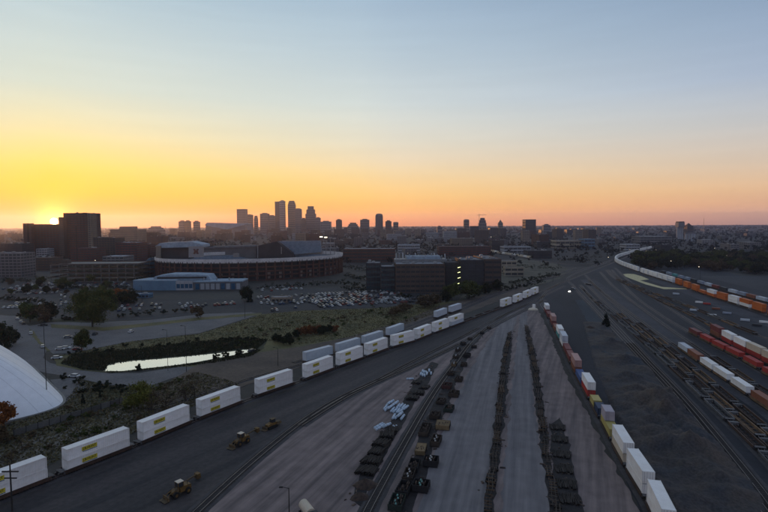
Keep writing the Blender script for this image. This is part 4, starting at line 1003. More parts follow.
# behind the laboratory
simple('canopy_building', 271, 291, 297.8, 402, 8, 'tan', 'white', 'small tan flat-roofed canopy building amid the cars right of the low blue building', fh=4, bay=3, units=1)
simple('long_brick_building', 343, 395, 249.2, 830, 40, 'brick', 'grey', 'long low red-brick building right of the stadium', fh=5, bay=8, units=6)
simple('long_brick_building', 439, 491, 246.6, 980, 40, 'red', 'dark', 'long dark red building behind the laboratory', fh=5, bay=9, units=5)
simple('industrial_building', 398, 420, 245.0, 1080, 30, 'white', 'blue', 'white-framed industrial building with stacked vents behind the laboratory', fh=5, bay=4, units=12)
simple('office_block', 452, 473, 238.5, 1350, 40, 'tan', 'grey', 'tan office block behind the dark red building', units=3)
simple('office_block', 444, 457, 231.5, 1700, 40, 'white', 'white', 'pale glassy block near the centre horizon', units=2)
simple('warehouse', 504, 531, 246.8, 1050, 36, 'white', 'grey', 'bluish-white warehouse behind the cream train', fh=9, bay=10, units=5)
simple('warehouse', 528, 552, 251, 900, 30, 'dark', 'dark', 'dark low shed right of the bluish-white warehouse', fh=6, bay=8, units=4)
simple('warehouse', 556, 583.5, 240.6, 1250, 40, 'cream', 'grey', 'long cream warehouse in the middle distance', fh=8, bay=12, units=3)
simple('warehouse', 584.5, 595, 239.2, 1230, 36, 'blue', 'blue', 'square blue-grey warehouse right of the long cream one', fh=8, bay=9, units=2)
simple('warehouse', 537, 556, 242, 1300, 30, 'dark', 'dark', 'dark shed left of the long cream warehouse', fh=8, bay=9, units=3)
simple('warehouse', 626, 640, 244.5, 1080, 30, 'white', 'white', 'white works building where the curved train vanishes', fh=6, bay=6, units=5)
simple('warehouse', 492, 504, 240.5, 1100, 30, 'dark', 'dark', 'black warehouse beside the lit lamp behind the laboratory', fh=8, bay=9, units=2)
simple('framed_shed', 501.4, 517, 261.2, 640, 16, 'cream', 'grey', 'small cream-framed shed on the verge right of the laboratory', fh=5, bay=7, units=0)
simple('framed_shed', 505, 524, 267.4, 600, 10, 'cream', 'dark', 'lower cream-framed dark shed in front of the other one', fh=5, bay=8, units=0)
simple('long_shed', 664, 700, 254.2, 930, 30, 'tan', 'grey', 'long low pale shed behind the right-hand trees', fh=6, bay=7, units=6)
simple('long_shed', 702, 768, 256.4, 880, 30, 'grey', 'grey', 'very long grey shed at the right edge beyond the trees', fh=6, bay=8, units=8)
simple('long_shed', 640, 672, 236.5, 1500, 50, 'pale', 'white', 'long pale shed near the white silo', fh=8, bay=10, units=3)
# silo tower
def silo():
    Y = 1900; p = at(680, 221.4, Y); root = thing('grain_elevator', 'tall pale grain elevator with dark head house on the right horizon', 'grain elevator', (p.x, Y, 0)); z = p.z; w = (at(683, 230, Y).x - at(677, 230, Y).x) / 2
    MB().box(-w, w, -w, w, z * .68, z - 4).build('head_house', WALL['grey'], root); MB().box(-w * .8, w * .9, -w, w, z - 3.9, z).build('roof_house', WALL['dark'], root)
    for k in (-1, 0, 1): MB().tube((k * w * .66, 0, 0), (k * w * .66, 0, z * .68), w * .4, 14).build('silo', WALL['white'], root)
    r2 = thing('silo_row', 'row of short white silos right of the tall grain elevator', 'silos', (at(690, 240, 1700).x, 1700, 0))
    for k in range(4): MB().tube((k * 9 - 14, 0, 0), (k * 9 - 14, 0, 24), 4, 12).build('silo', WALL['white'], r2)
    MB().box(-18, 17, -3, 3, 24, 28).build('gallery', WALL['grey'], r2)
silo()
# generic city beyond: every building its own object, a dozen kinds
kinds = [('tan', 'grey'), ('brown', 'dark'), ('grey', 'grey'), ('pale', 'white'), ('brick', 'dark'), ('white', 'grey'), ('dark', 'dark'), ('red', 'grey')]
def gen_maker(wl, rf, w, d, h):
    def mk():
        root = thing('city_building', '', 'building'); blok(root, -w / 2, w / 2, -d / 2, d / 2, 0, h, wl, rf, 4, 6, .5); rooftop(root, w, d, h, 2, int(w + h)); return root
    return mk
taken = []
gdefs = []
for k in range(16):
    wl, rf = kinds[k % 8]; gdefs.append((wl, rf, rnd.uniform(22, 60), rnd.uniform(16, 34), rnd.choice([5, 7, 8, 10, 12, 16]) if k < 12 else rnd.uniform(22, 40)))
word = dict(tan='tan', brown='brown', grey='grey', pale='pale', brick='red-brick', white='white', dark='dark', red='maroon')
def free(p, r):
    for q, s in taken:
        if abs(p[0] - q[0]) < r + s and abs(p[1] - q[1]) < r + s: return False
    return True
n = 0
for tries in range(6000):
    if n >= 260: break
    u = rnd.random(); Y = 760 + 4200 * u ** 1.5; X = rnd.uniform(-.80, .80) * Y
    fx = 384 + X / Y * 512
    if Y < 1000 and not (0 < fx < 340 or 500 < fx < 610): continue
    if 620 < fx and rnd.random() < .55: continue
    if 490 < fx < 660 and Y < 1350: continue
    if Y < 860 and fx > 340 and fx < 500: continue
    k = rnd.randrange(16 if fx < 560 and Y > 1500 else 12)
    if not free((X, Y), 34): continue
    if Y < 1050 and 20 < fx < 345 and k > 5: continue
    taken.append(((X, Y), 34)); n += 1
    wl, rf, w, d, h = gdefs[k]
    place(('gen', k), gen_maker(*gdefs[k]), (X, Y, 0), R(rnd.choice([0, 90]) + rnd.uniform(-12, 12)), f'{word[wl]} {"mid-rise" if h > 20 else "low flat-roofed"} building ' + ('hazy and far off ' if Y > 2600 else 'in the middle distance ') + ('at the far left' if fx < 110 else 'behind the stadium' if fx < 350 else 'behind the laboratories' if fx < 500 else 'beyond the rail junction' if fx < 640 else 'at the right below the horizon'), f'{word[wl]} buildings of the far city')

mids = []
for k in range(8):
    wl, rf = kinds[(k * 3) % 8]; mids.append((wl, rf, rnd.uniform(22, 46), rnd.uniform(18, 30), rnd.uniform(26, 62)))
n = 0
for tries in range(2000):
    if n >= 90: break
    Y = rnd.uniform(1300, 3300); fx = rnd.choice([rnd.uniform(95, 420), rnd.uniform(150, 400), rnd.uniform(400, 600)]); X = (fx - 384) / 512 * Y
    if not free((X, Y), 30): continue
    k = rnd.randrange(8); top = 224.6 + (62 - mids[k][4]) * 512 / Y
    if top < 226.5 or (360 < fx and top < 229): continue
    taken.append(((X, Y), 30)); n += 1; wl = mids[k][0]
    place(('mid', k), gen_maker(*mids[k]), (X, Y, 0), R(rnd.choice([0, 90]) + rnd.uniform(-12, 12)), f'{word[wl]} mid-rise block ' + ('far off ' if Y > 2300 else 'nearer ') + ('left of the covered arena' if fx < 205 else 'below the downtown towers' if fx < 335 else 'right of the downtown towers' if fx < 430 else 'below the crane tower'), f'{word[wl]} mid-rises before the skyline')

# ------------------------------------------------------------------ trees
def leafmat(name, a, b): return mat(name, a, b, rough=.8, scale=.35, scale2=3, bump=0, rndv=.15, spec=.15)
L_green = leafmat('green_foliage', (.085, .095, .026), (.04, .052, .016)); L_dark = leafmat('dark_foliage', (.036, .042, .020), (.018, .023, .012)); L_orange = leafmat('orange_foliage', (.30, .105, .022), (.16, .06, .02))
L_yellow = leafmat('yellow_green_foliage', (.15, .15, .03), (.08, .09, .02)); L_brown = leafmat('brown_foliage', (.12, .085, .045), (.06, .045, .028)); L_olive = leafmat('olive_reeds', (.06, .06, .028), (.028, .03, .016)); L_straw = leafmat('straw_grass', (.17, .145, .075), (.085, .078, .042)); L_bark = mat('bark', (.06, .048, .04), (.035, .03, .025), scale=1.5, bump=.4)
L_red = leafmat('red_foliage', (.19, .075, .03), (.10, .045, .022)); L_ever = leafmat('evergreen_foliage', (.014, .022, .013), (.008, .013, .008))
def crown(nleaf, H, W, z0, s, nclump, seed, shape='round'):
    g = np.random.default_rng(seed)
    cl = g.normal(size=(nclump, 3)); cl /= np.linalg.norm(cl, axis=1)[:, None]; cl *= g.uniform(.35, .95, (nclump, 1)) 
    if shape == 'cone':
        t = g.uniform(0, 1, nclump) ** 1.4; an = g.uniform(0, 6.283, nclump); cl = np.stack([np.cos(an) * (1 - t) * .8, np.sin(an) * (1 - t) * .8, t * 2 - 1], 1)
    rad = g.uniform(.18, .36, nclump); k = g.integers(0, nclump, nleaf)
    off = g.normal(size=(nleaf, 3)) * .5; P = cl[k] + off * rad[k][:, None]
    P *= np.array([W / 2, W / 2, (H - z0) / 2]); P[:, 2] += (H + z0) / 2
    P[:, 2] = np.maximum(P[:, 2], .15)
    a = g.normal(size=(nleaf, 3)); a /= np.linalg.norm(a, axis=1)[:, None]; b = np.cross(a, g.normal(size=(nleaf, 3))); b /= np.linalg.norm(b, axis=1)[:, None]
    sz = s * g.uniform(.6, 1.3, (nleaf, 1)); a *= sz; b *= sz * .7
    return np.stack([P - a - b, P + a - b * .4, P + a * .6 + b, P - a * .5 + b], 1)
def trunk(H, z0, r, seed, limbs=7, bare=0):
    rr = random.Random(seed); b = MB(); top = z0 + (H - z0) * .6
    b.tube((0, 0, -.1), (rr.uniform(-.2, .2), 0, top * .6), r, 8, r * .7); b.tube((0, 0, top * .58), (rr.uniform(-.5, .5), rr.uniform(-.5, .5), top), r * .7, 6, r * .25)
    for k in range(limbs):
        z = z0 * .7 + (top - z0 * .7) * k / limbs; t = rr.uniform(0, 6.28); l = (H - z0) * rr.uniform(.25, .42)
        e = Vector((math.cos(t) * l, math.sin(t) * l, z + l * rr.uniform(.5, 1.1))); s_ = Vector((0, 0, z)); b.tube(s_, e, r * .38, 5, r * .1)
        for q in range(3 + bare):
            f = rr.uniform(.35, .95); m_ = s_.lerp(e, f); b.tube(m_, m_ + Vector((rr.uniform(-1, 1), rr.uniform(-1, 1), rr.uniform(.2, 1.2))) * l * .45, r * .13, 3, r * .04)
            if bare:
                for w in range(3): m2 = m_ + Vector((rr.uniform(-1, 1), rr.uniform(-1, 1), rr.uniform(.1, 1))) * l * .3; b.tube(m_, m2 + Vector((rr.uniform(-1, 1), rr.uniform(-1, 1), 1)) * l * .2, r * .07, 3, r * .02)
    return b
def tree_maker(m, nleaf, H, W, z0, s, nclump, seed, shape='round', name='broadleaf_tree', bare=0, cat='tree'):
    def mk():
        root = thing(name, '', cat)
        trunk(H, z0, H * .022, seed, bare=bare, limbs=7 if not bare else 10).build('trunk', L_bark, root)
        link('crown', quads('crown', crown(nleaf, H, W, z0, s, nclump, seed, shape), m), root)
        return root
    return mk
TK = {
 'big': tree_maker(L_green, 26000, 22, 25, 3.2, .33, 70, 1), 'green': tree_maker(L_green, 5000, 10, 9, 1.5, .32, 26, 2), 'dark': tree_maker(L_dark, 4200, 9, 8.5, 1.0, .36, 24, 3),
 'orange': tree_maker(L_orange, 3600, 8, 7, 1.2, .26, 22, 4), 'yellow': tree_maker(L_yellow, 6500, 8, 11, .6, .22, 34, 5), 'brown': tree_maker(L_brown, 3000, 8, 8, 1, .28, 30, 6), 'red': tree_maker(L_red, 2200, 5, 4, .5, .22, 14, 7),
 'ever': tree_maker(L_ever, 2600, 8, 4, .4, .26, 22, 8, 'cone', 'conifer'), 'bare': tree_maker(L_brown, 500, 9, 8, 1.2, .16, 30, 9, bare=6), 'bush': tree_maker(L_dark, 1600, 3, 4.5, .1, .2, 16, 10, name='bush', cat='bush'), 'bushb': tree_maker(L_brown, 1300, 3, 4.5, .1, .2, 16, 12, name='bush', cat='bush')}
def tree(kind, px, py, hpx, label, group=None, wf=1.0, z=0):
    p = G(px, py); H0 = dict(big=22, green=10, dark=9, orange=8, yellow=8, brown=8, red=5, ever=8, bare=9, bush=3, bushb=3)[kind]
    h = hpx * p.y / FPX; s = h / H0
    return place(('tree', kind), TK[kind], (p.x, p.y, z), rnd.uniform(0, 6.28), label, group, scale=(s * wf, s * wf, s))
tree('big', 92.5, 327, 42, 'big spreading green tree standing alone on the car park edge', wf=.92)
tree('orange', 4, 428, 27, 'orange autumn tree at the left edge in front of the white dome')
tree('yellow', 138, 409, 27, 'yellow-green willow beside the gravel patch behind the white train', wf=.9)
tree('bare', 152, 412, 24, 'bare brown tree just right of the yellow-green willow', wf=1.2); tree('bare', 195, 398, 20, 'bare twiggy tree above the fourth white stack', wf=1.2); tree('bare', 186, 401, 20, 'bare shrubby tree left of the one above the fourth stack', wf=1.2); tree('bare', 166, 409, 20, 'low bare tree on the gravel patch behind the third stack', wf=1.4)
tree('bare', 12, 470, 22, 'bare tree between the orange tree and the first white stack', wf=1.1); tree('bare', 22, 452, 18, 'thin bare tree behind the first white stack', wf=1.0); tree('brown', -2, 445, 22, 'brown bushy tree below the orange tree at the left edge')
tree('green', 82, 352, 22, 'small green tree on the verge below the big tree', wf=.9); tree('brown', 198, 318, 13, 'rusty small tree in the car park below the low blue building'); tree('green', 30, 322, 20, 'green-brown tree where the street bends, at left', wf=1.2)
tree('brown', 44, 322, 18, 'brown tree right of the street bend', wf=1.2); tree('dark', 51, 321, 18, 'dark tree at the right end of the street-bend row'); tree('dark', 2, 352, 28, 'dark green tree behind the dome at the left edge', wf=.8); tree('dark', 12, 345, 18, 'dark tree on the dome side of the street')
tree('ever', 83, 404, 9, 'small dark conifer right of the dome tip'); tree('ever', 100, 398, 6, 'tiny dark conifer on the bank right of the dome')
tree('orange', 118, 300, 12, 'orange hedge tree left of the low blue building', wf=1.6); tree('orange', 127, 300, 11, 'second orange hedge tree left of the low blue building', wf=1.5); tree('dark', 122, 304, 12, 'dark round tree in front of the orange hedge', wf=1.5); tree('dark', 132, 302, 11, 'dark round tree against the blue shed', wf=1.2); tree('dark', 112, 305, 13, 'dark tree between the big tree and the orange hedge', wf=1.3)
tree('dark', 246, 301, 14, 'dark tree at the right end of the low blue building'); tree('ever', 250, 302, 12, 'narrow dark conifer right of the low blue building')
for i, x in enumerate((301, 306, 311, 315, 334)): tree('red', x, 336 - (x - 300) * .1, 11 if i < 4 else 9, f'rust-red small tree, {ORD[i]} from the left in the meadow row', 'rust-red trees in the meadow', wf=1.3)
for i, (x, y) in enumerate([(275, 342), (280, 343), (284, 345), (288, 341), (291, 345), (296, 338), (320, 335), (324, 334), (329, 333)]): tree('dark', x, y, 8, f'small dark tree, {ORD[i]} from the left in the meadow row', 'dark trees in the meadow row', wf=1.1)
tree('brown', 425, 308, 14, 'brown autumn tree at the meadow end before the laboratory', wf=1.5); tree('brown', 434, 306, 13, 'brown rounded tree behind the siding boxes', wf=1.4); tree('green', 452, 300, 17, 'green tree in front of the dark stair link', wf=1.1); tree('green', 467, 299, 18, 'full green tree right of the lit stairs', wf=1.2); tree('green', 474, 298, 16, 'green tree in front of the dark laboratory block'); tree('brown', 404, 312, 10, 'low brown tree at the corner of the full car park', wf=1.6); tree('brown', 395, 316, 10, 'low brown tree on the meadow below the full car park', wf=1.6)
tree('dark', 446, 303, 13, 'dark tree between the brown and green trees before the laboratory'); tree('dark', 486, 294, 11, 'dark tree at the foot of the banded laboratory'); tree('dark', 496, 290, 10, 'dark tree right of the banded laboratory', wf=1.2)
tree('ever', 606, 326, 11, 'isolated dark conifer among the gravel heaps', wf=1.5)
for i, (x, y) in enumerate([(216, 358.5), (226, 356.8), (238, 355), (139, 369.4)]): tree('bush', x, y + 1, 6.5, f'dark bush standing against the bright pond, {ORD[i]} counted from its right half', 'bushes on the pond bank', wf=.75)
rr = random.Random(3)
def scrub(name, spots, m, leaves, s_):
    out = []
    for x, y, hpx, w_ in spots:
        p = G(x, y); h = hpx * p.y / FPX
        c = crown(leaves, h, h * w_, .05, s_, 7, rr.randrange(1 << 30)); c[:, :, 0] += p.x; c[:, :, 1] += p.y; out.append(c)
    tag(link(name, quads(name, np.concatenate(out), m)), kind='stuff')
sp = []
for i in range(20):
    x = 66 + rr.random() * 196; sp.append((x, 351 - (x - 66) * .075 + rr.uniform(0, 4), rr.uniform(2.5, 5), 1.6))
for i in range(26):
    x = rr.uniform(62, 125); sp.append((x, rr.uniform(376, 396) + (x - 60) * .1, rr.uniform(2.5, 5), 1.7))
scrub('dark_scrub', sp, L_dark, 320, .22)
sp = []
for (xa, ya, xb, yb, n_) in ((0, 300, 46, 304, 16), (98, 301, 136, 304, 14), (262, 289, 345, 284, 22), (55, 288, 132, 291, 22), (18, 317, 52, 321, 12), (60, 320, 104, 322, 14), (112, 318, 200, 311, 12), (395, 297, 445, 300, 12), (470, 299, 505, 286, 14), (0, 283, 50, 281, 12), (343, 290, 368, 292, 8), (343, 268, 368, 272, 12), (345, 277, 366, 281, 12), (343, 285, 364, 288, 8), (132, 272, 152, 276, 10), (134, 281, 152, 284, 8), (510, 284, 560, 276, 22), (500, 292, 545, 283, 16), (505, 268, 560, 270, 14), (560, 262, 620, 256, 18)):
    for k in range(n_): t = (k + rr.random()) / n_; sp.append((xa + (xb - xa) * t, ya + (yb - ya) * t, rr.uniform(3, 6.5), 1.5))
scrub('hedge_rows', sp, L_dark, 200, .3)
sp = []
for i in range(60):
    x = rr.uniform(-10, 190); y = 450 - x * .26 + rr.uniform(-26, 12)
    if not (x < 66 and y < 412 + (66 - x) * .25): sp.append((x, y, rr.uniform(2.5, 6), 1.8))
for i in range(70):
    x = rr.uniform(215, 440); sp.append((x, 352 - (x - 215) * .17 + rr.uniform(-18, 6), rr.uniform(1.8, 4), 2))
scrub('brown_scrub', sp[::2], L_brown, 240, .18); scrub('green_scrub', sp[1::2], L_green, 260, .2)
tl = lambda k: dict(dark='dark green', brown='brown autumn', green='mid-green')[k]
# far woods: the nearest crowns as trees of their own, the rest as one mass
for i in range(330):
    x = rr.uniform(636, 800); Y = rr.uniform(560, 900)
    X = (x - 384) / 512 * Y
    if proj(Vector((X, Y, 0)))[1] > 270 + max(0, x - 690) * .07: continue
    if any(abs(X - p_.x) < 11 and abs(Y - p_.y) < 11 for p_ in P_lr + P_lr2): continue
    k = rr.choice(['dark', 'dark', 'brown', 'green']); s = rr.uniform(1.0, 1.7)
    place(('tree', k), TK[k], (X, Y, 0), rr.uniform(0, 6), tl(k) + ' tree in the belt ' + ('beyond the white bend of the curved train' if x < 680 else 'behind the first orange stacks' if x < 725 else 'near the right edge beyond the dull boxes') + (', front rank' if Y < 650 else ', back rank'), 'tree belt behind the curved train', scale=(s * 1.2, s * 1.2, s))
for i in range(70):
    x = rr.uniform(0, 345); Y = rr.uniform(440, 560); X = (x - 384) / 512 * Y
    px, py = proj(Vector((X, Y, 0)))
    if 130 < x < 345: continue
    k = rr.choice(['dark', 'brown', 'green']); s = rr.uniform(.5, 1.0)
    place(('tree', k), TK[k], (X, Y, 0), rr.uniform(0, 6), tl(k) + ' street tree among the ' + ('far-left car parks' if x < 60 else 'cars beside the big tree') + (' close by' if Y < 500 else ' near the ramp'), 'street trees left of the stadium', scale=(s * 1.1, s * 1.1, s))
def woods():
    g = np.random.default_rng(4); out = []
    for (N_, y0, y1, s, q) in ((1500, 720, 1500, 1.5, 46), (1900, 1500, 3200, 2.6, 24), (2400, 3200, 9500, 6.5, 12)):
        Y = y0 + (y1 - y0) * g.random(N_) ** .9; X = Y * g.uniform(-.82, .82, N_)
        for a, b in zip(X, Y):
            fx = 384 + a / b * 512
            if b < 1100 and 20 < fx < 600 and g.random() < .72: continue
            if b < 1300 and any(abs(a - p_.x) < 16 and abs(b - p_.y) < 16 for p_ in P_lr): continue
            h = g.uniform(8, 15) * (1 if b < 3200 else 1.5); w = h * g.uniform(.8, 1.4) * (1 if b < 3200 else 2.0)
            c = crown(q, h, w, 1, s * .8, 6, int(g.integers(1e9))); c[:, :, 0] += a; c[:, :, 1] += b; out.append(c)
    tag(link('distant_woods', quads('distant_woods', np.concatenate(out), leafmat('far_foliage', (.018, .021, .017), (.010, .013, .011)))), kind='stuff')
woods()
def grassy():
    g = np.random.default_rng(8); out = []
    def scatter(poly, n, s, h):
        pts = [G(*q) for q in poly]; xs = [p.x for p in pts]; ys = [p.y for p in pts]; P = []
        X = g.uniform(min(xs), max(xs), n * 3); Y = g.uniform(min(ys), max(ys), n * 3); ins = np.zeros(len(X), bool)
        for i in range(len(pts)):
            a, b = pts[i], pts[i - 1]
            c = ((a.y > Y) != (b.y > Y)) & (X < (b.x - a.x) * (Y - a.y) / (b.y - a.y + 1e-9) + a.x); ins ^= c
        X, Y = X[ins][:n], Y[ins][:n]; m = len(X); t = g.uniform(0, 6.28, m); dx, dy = np.cos(t) * s, np.sin(t) * s; hh = h * g.uniform(.4, 1.4, m); lx, ly = g.normal(size=m) * .3, g.normal(size=m) * .3
        z = np.zeros(m)
        return np.stack([np.stack([X - dx, Y - dy, z], 1), np.stack([X + dx, Y + dy, z], 1), np.stack([X + dx * .6 + lx, Y + dy * .6 + ly, hh], 1), np.stack([X - dx * .6 + lx, Y - dy * .6 + ly, hh], 1)], 1)
    tag(link('tall_grass', quads('tall_grass', scatter([(53, 357), (92, 349.5), (130, 342), (200, 334), (262, 314.5), (300, 311), (385, 308), (430, 303), (440, 312), (380, 333), (300, 345), (268, 341), (240, 338), (190, 343), (72, 355)], 18000, .35, .35), L_straw)), kind='stuff')
    tag(link('reeds', quads('reeds', np.concatenate([scatter([(60, 364), (72, 355), (100, 352), (140, 349), (190, 343), (240, 338), (268, 340), (256, 350), (243, 349), (190, 355.6), (130, 360.6), (108, 365), (104, 371), (84, 370)], 11000, .22, .8), scatter([(104, 372), (122, 372), (150, 369), (196, 363.5), (225, 358), (247, 353.6), (254, 350), (262, 350), (250, 357), (215, 363), (180, 367), (110, 373.4)], 4000, .2, .6)]), L_olive)), kind='stuff')
    tag(link('scrub_grass', quads('scrub_grass', scatter([(0, 428), (66, 402), (80, 380), (120, 388), (150, 390), (195, 372), (240, 384), (190, 408), (125, 437), (62, 460), (0, 486), (-40, 500)], 12000, .3, .4), L_straw)), kind='stuff')
grassy()

# ------------------------------------------------------------------ cars
CARP = dict(white=mat('car_white', (.62, .63, .64), rough=.3, bump=0), silver=mat('car_silver', (.34, .36, .38), rough=.3, metal=.5, bump=0), dark=mat('car_dark', (.03, .032, .038), rough=.3, bump=0), red=mat('car_red', (.22, .03, .025), rough=.3, bump=0), blue=mat('car_blue', (.04, .07, .14), rough=.3, bump=0))
def car_maker(c, suv=False):
    def mk():
        root = thing('parked_car', '', 'car'); m = CARP[c]; k = 1.12 if suv else 1
        b = MB(); out = [(-2.2, .35), (2.2, .35), (2.25, .7), (2.1, .86), (1.2, .98 * k), (-1.7, 1.0 * k), (-2.2, .92), (-2.28, .6)]
        b.prism(out, -.86, .86); b.taper(-1.5 - (.35 if suv else 0), .75, -.74, .74, 1.43 * k, 1.47 * k, .06, .06); b.build('body', m, root)
        g = MB().taper(-1.75 - (.3 if suv else 0), 1.15, -.82, .82, .98 * k, 1.43 * k, .35, .1); g.build('window', m_glass, root)
        for x in (-1.35, 1.4):
            for s in (-1, 1):
                w = MB().tube((x, s * .72, .33), (x, s * .9, .33), .33, 10).build('wheel', m_rubber, root)
        return root
    return mk
def car(x, y, rz, c, label, group=None, suv=False): return place(('car', c, suv), car_maker(c, suv), (x, y, .08), rz, label, group)
FARCARS = []
cw = ['white', 'white', 'silver', 'silver', 'dark', 'dark', 'white', 'blue', 'red']
def lot(corner_px, n0, lab, grp, dens=.8, rowgap=9.5, gap=2.9, rot=None, seed=1):
    q = random.Random(seed); pts = [G(*p) for p in corner_px]; d = (pts[1] - pts[0]).normalized(); nn = Vector((-d.y, d.x, 0)); L = (pts[1] - pts[0]).length; Wd = (pts[2] - pts[1]).dot(nn); a = math.atan2(nn.y, nn.x)
    r = 0; c = 0; y = 2.5 if Wd > 0 else -2.5
    while abs(y) < abs(Wd) - 2:
        x = 2
        while x < L - 2:
            if q.random() < dens and c < n0:
                p = pts[0] + d * (x + q.uniform(-.2, .2)) + nn * (y + q.uniform(-.4, .4)); k = q.choice(cw)
                if p.y > FAR_Y: FARCARS.append((p.x, p.y, a, k)); c += 1; x += gap; continue
                car(p.x, p.y, a + (math.pi if q.random() < .5 else 0), k, f'{k} car parked {lab}', f'{k} cars {grp}', q.random() < .4); c += 1
            x += gap
        r += 1; y += (5.4 if r % 2 else rowgap + 4) * (1 if Wd > 0 else -1)
FAR_Y = 412
lot([(318, 308), (425, 302), (424, 289)], 230, 'in the packed lot before the laboratory', 'in the packed central lot', .66, rowgap=3.5, gap=3.1, seed=1)
lot([(262, 312.5), (330, 308), (332, 296)], 34, 'in the half-empty lot right of the low blue building', 'in the half-empty lot', .22, seed=2)
lot([(115, 312), (167, 309), (165, 303)], 26, 'in the small lot right of the big tree', 'in the lot right of the big tree', .45, gap=3.4, seed=3)
lot([(180, 309), (245, 304), (240, 300)], 20, 'in front of the low blue building', 'before the low blue building', .30, seed=4)
lot([(0, 296), (60, 293), (58, 282)], 90, 'in the far-left lot below the brown blocks', 'in the far-left lot', .62, gap=3.1, seed=5)
lot([(58, 302), (72, 301), (72, 292)], 22, 'between the far-left lot and the big tree', 'in the narrow lot left of the big tree', .6, seed=6)
lot([(0, 309), (22, 308), (22, 299)], 24, 'at the left edge above the street', 'at the left edge above the street', .6, seed=7)
lot([(664, 263), (760, 263), (760, 258)], 40, 'in the distant lot beyond the right-hand trees', 'in the distant right lot', .35, gap=4, seed=8)
lot([(262, 292), (310, 289), (310, 285)], 26, 'on the street along the stadium foot', 'along the stadium foot', .35, gap=3.6, seed=9)
for (x, y, c, r, lab) in [(17.5, 319.5, 'white', 130, 'white car parked at the kerb high on the left street'), (21, 322.5, 'white', 130, 'second white car parked at the kerb on the left street'), (23.5, 324.5, 'dark', 130, 'dark car at the end of the kerb row on the left street'), (31, 334, 'white', 125, 'white car parked alone at the street kerb below the row'), (43, 347.5, 'white', 125, 'white car parked at the corner by the crosswalk'),
        (68, 338, 'silver', 20, 'pale car parked on the forecourt grass under the small green tree'), (60.5, 350, 'white', 5, 'white van-like car, left one of three at the junction'), (66, 349, 'white', 5, 'white car in the middle of three at the junction'), (77.5, 350.5, 'red', 5, 'reddish car, right one of three at the junction'), (57, 359, 'white', 10, 'white car turning at the verge beside the pond road'), (95, 335, 'dark', 100, 'dark car parked below the trunk of the big tree'), (131, 332.5, 'white', 95, 'lone white car on the grey forecourt'), (8, 342, 'white', 118, 'white car half hidden behind the dome'), (10, 347, 'silver', 118, 'silver car half hidden behind the dome ridge'), (44, 326, 'dark', 20, 'dark car between the street trees'), (74, 377.4, 'white', 170, 'white car low on the bank path right of the dome'), (252, 352, 'dark', 60, 'dark car at the tip of the pond')]:
    p = G(x, y); car(p.x, p.y, R(r), c, lab)

lot([(0, 290), (130, 287), (130, 281)], 80, 'behind the far-left lot', 'behind the far-left lot', .5, gap=3.6, seed=21); lot([(60, 310), (104, 309), (104, 303)], 30, 'left of the big tree', 'left of the big tree', .5, seed=22); lot([(20, 313), (58, 311), (58, 303)], 40, 'above the street bend', 'above the street bend', .55, seed=23)
lot([(262, 306), (330, 302), (330, 292)], 60, 'before the stadium foot', 'before the stadium foot', .35, seed=24)
def farcars():
    ms = ['white', 'silver', 'dark', 'red', 'blue']; b = MB(); mi = []
    for x, y, a, k in FARCARS:
        t = MB().taper(-2.2, 2.2, -.88, .88, .3, .98, .05, .04).taper(-1.6, .8, -.76, .76, 1.36, 1.46, .1, .08); g_ = MB().taper(-1.8, 1.1, -.82, .82, .98, 1.38, .3, .1)
        for part, m in ((t, ms.index(k)), (g_, 5)):
            c, s_ = math.cos(a), math.sin(a); b.add([(x + c * u - s_ * v, y + s_ * u + c * v, z + .08) for u, v, z in part.v], part.f); mi += [m] * len(part.f)
    o = b.build('distant_parked_cars', CARP['white'])
    for k in ms[1:]: o.data.materials.append(CARP[k])
    o.data.materials.append(m_glass); o.data.polygons.foreach_set('material_index', mi); tag(o, kind='stuff')
farcars()
# pickup with headlights among the tracks
p = G(569, 292); car(p.x, p.y, R(-100), 'dark', 'service vehicle with bright headlights among the tracks', None, True)
hl = thing('headlight_pair', 'pair of bright white headlights glowing among the far tracks', 'headlights', (p.x - .6, p.y - 2.7, .9)); MB().tube((-.5, 0, 0), (-.5, -.12, 0), .38, 10).build('headlight', m_lampw, hl); MB().tube((.6, 0, 0), (.6, -.12, 0), .38, 10).build('headlight', m_lampw, hl)
for i, (x, y) in enumerate([(573, 289.5), (588, 285), (590, 285.4)]): p = G(x, y); car(p.x, p.y, R(-60), 'silver' if i == 0 else 'dark', ['silver vehicle just behind the one with headlights', 'left dark vehicle on the far service road', 'right dark vehicle on the far service road'][i], None, True)

# ------------------------------------------------------------------ lamp posts
def pole(px, py_base, py_top, label, arms=1, lit=False, r=.14, name='lamp_post', cat='lamp post', cross=False):
    p = G(px, py_base); z = at(px, py_top, p.y).z; root = thing(name, label, cat, (p.x, p.y, 0)); MB().tube((0, 0, 0), (0, 0, z), r, 8, r * .6).build('pole', m_dkmetal, root)
    if cross: MB().box(-1.6, 1.6, -.1, .1, z * .90, z * .90 + .22).box(-1.2, 1.2, -.1, .1, z * .82, z * .82 + .2).build('cross_arm', m_dkmetal, root)
    else:
        for s in ((-1, 1) if arms == 2 else (-1,)):
            a = MB().tube((0, 0, z - .1), (s * 1.4, 0, z + .2), .06, 5).build('arm', m_dkmetal, root); MB().taper(min(s * 1.2, s * 2.0), max(s * 1.2, s * 2.0), -.22, .22, z + .08, z + .3, .08, .06).build('lamp_head', m_lamp if lit else m_dkmetal, a)
    return root
pole(47.3, 405, 326, 'tall dark pole standing in front of the white dome', cross=False, arms=1); pole(14, 545, 464, 'dark utility pole with cross arms in front of the first white stack', cross=True, name='utility_pole', cat='utility pole', r=.2)
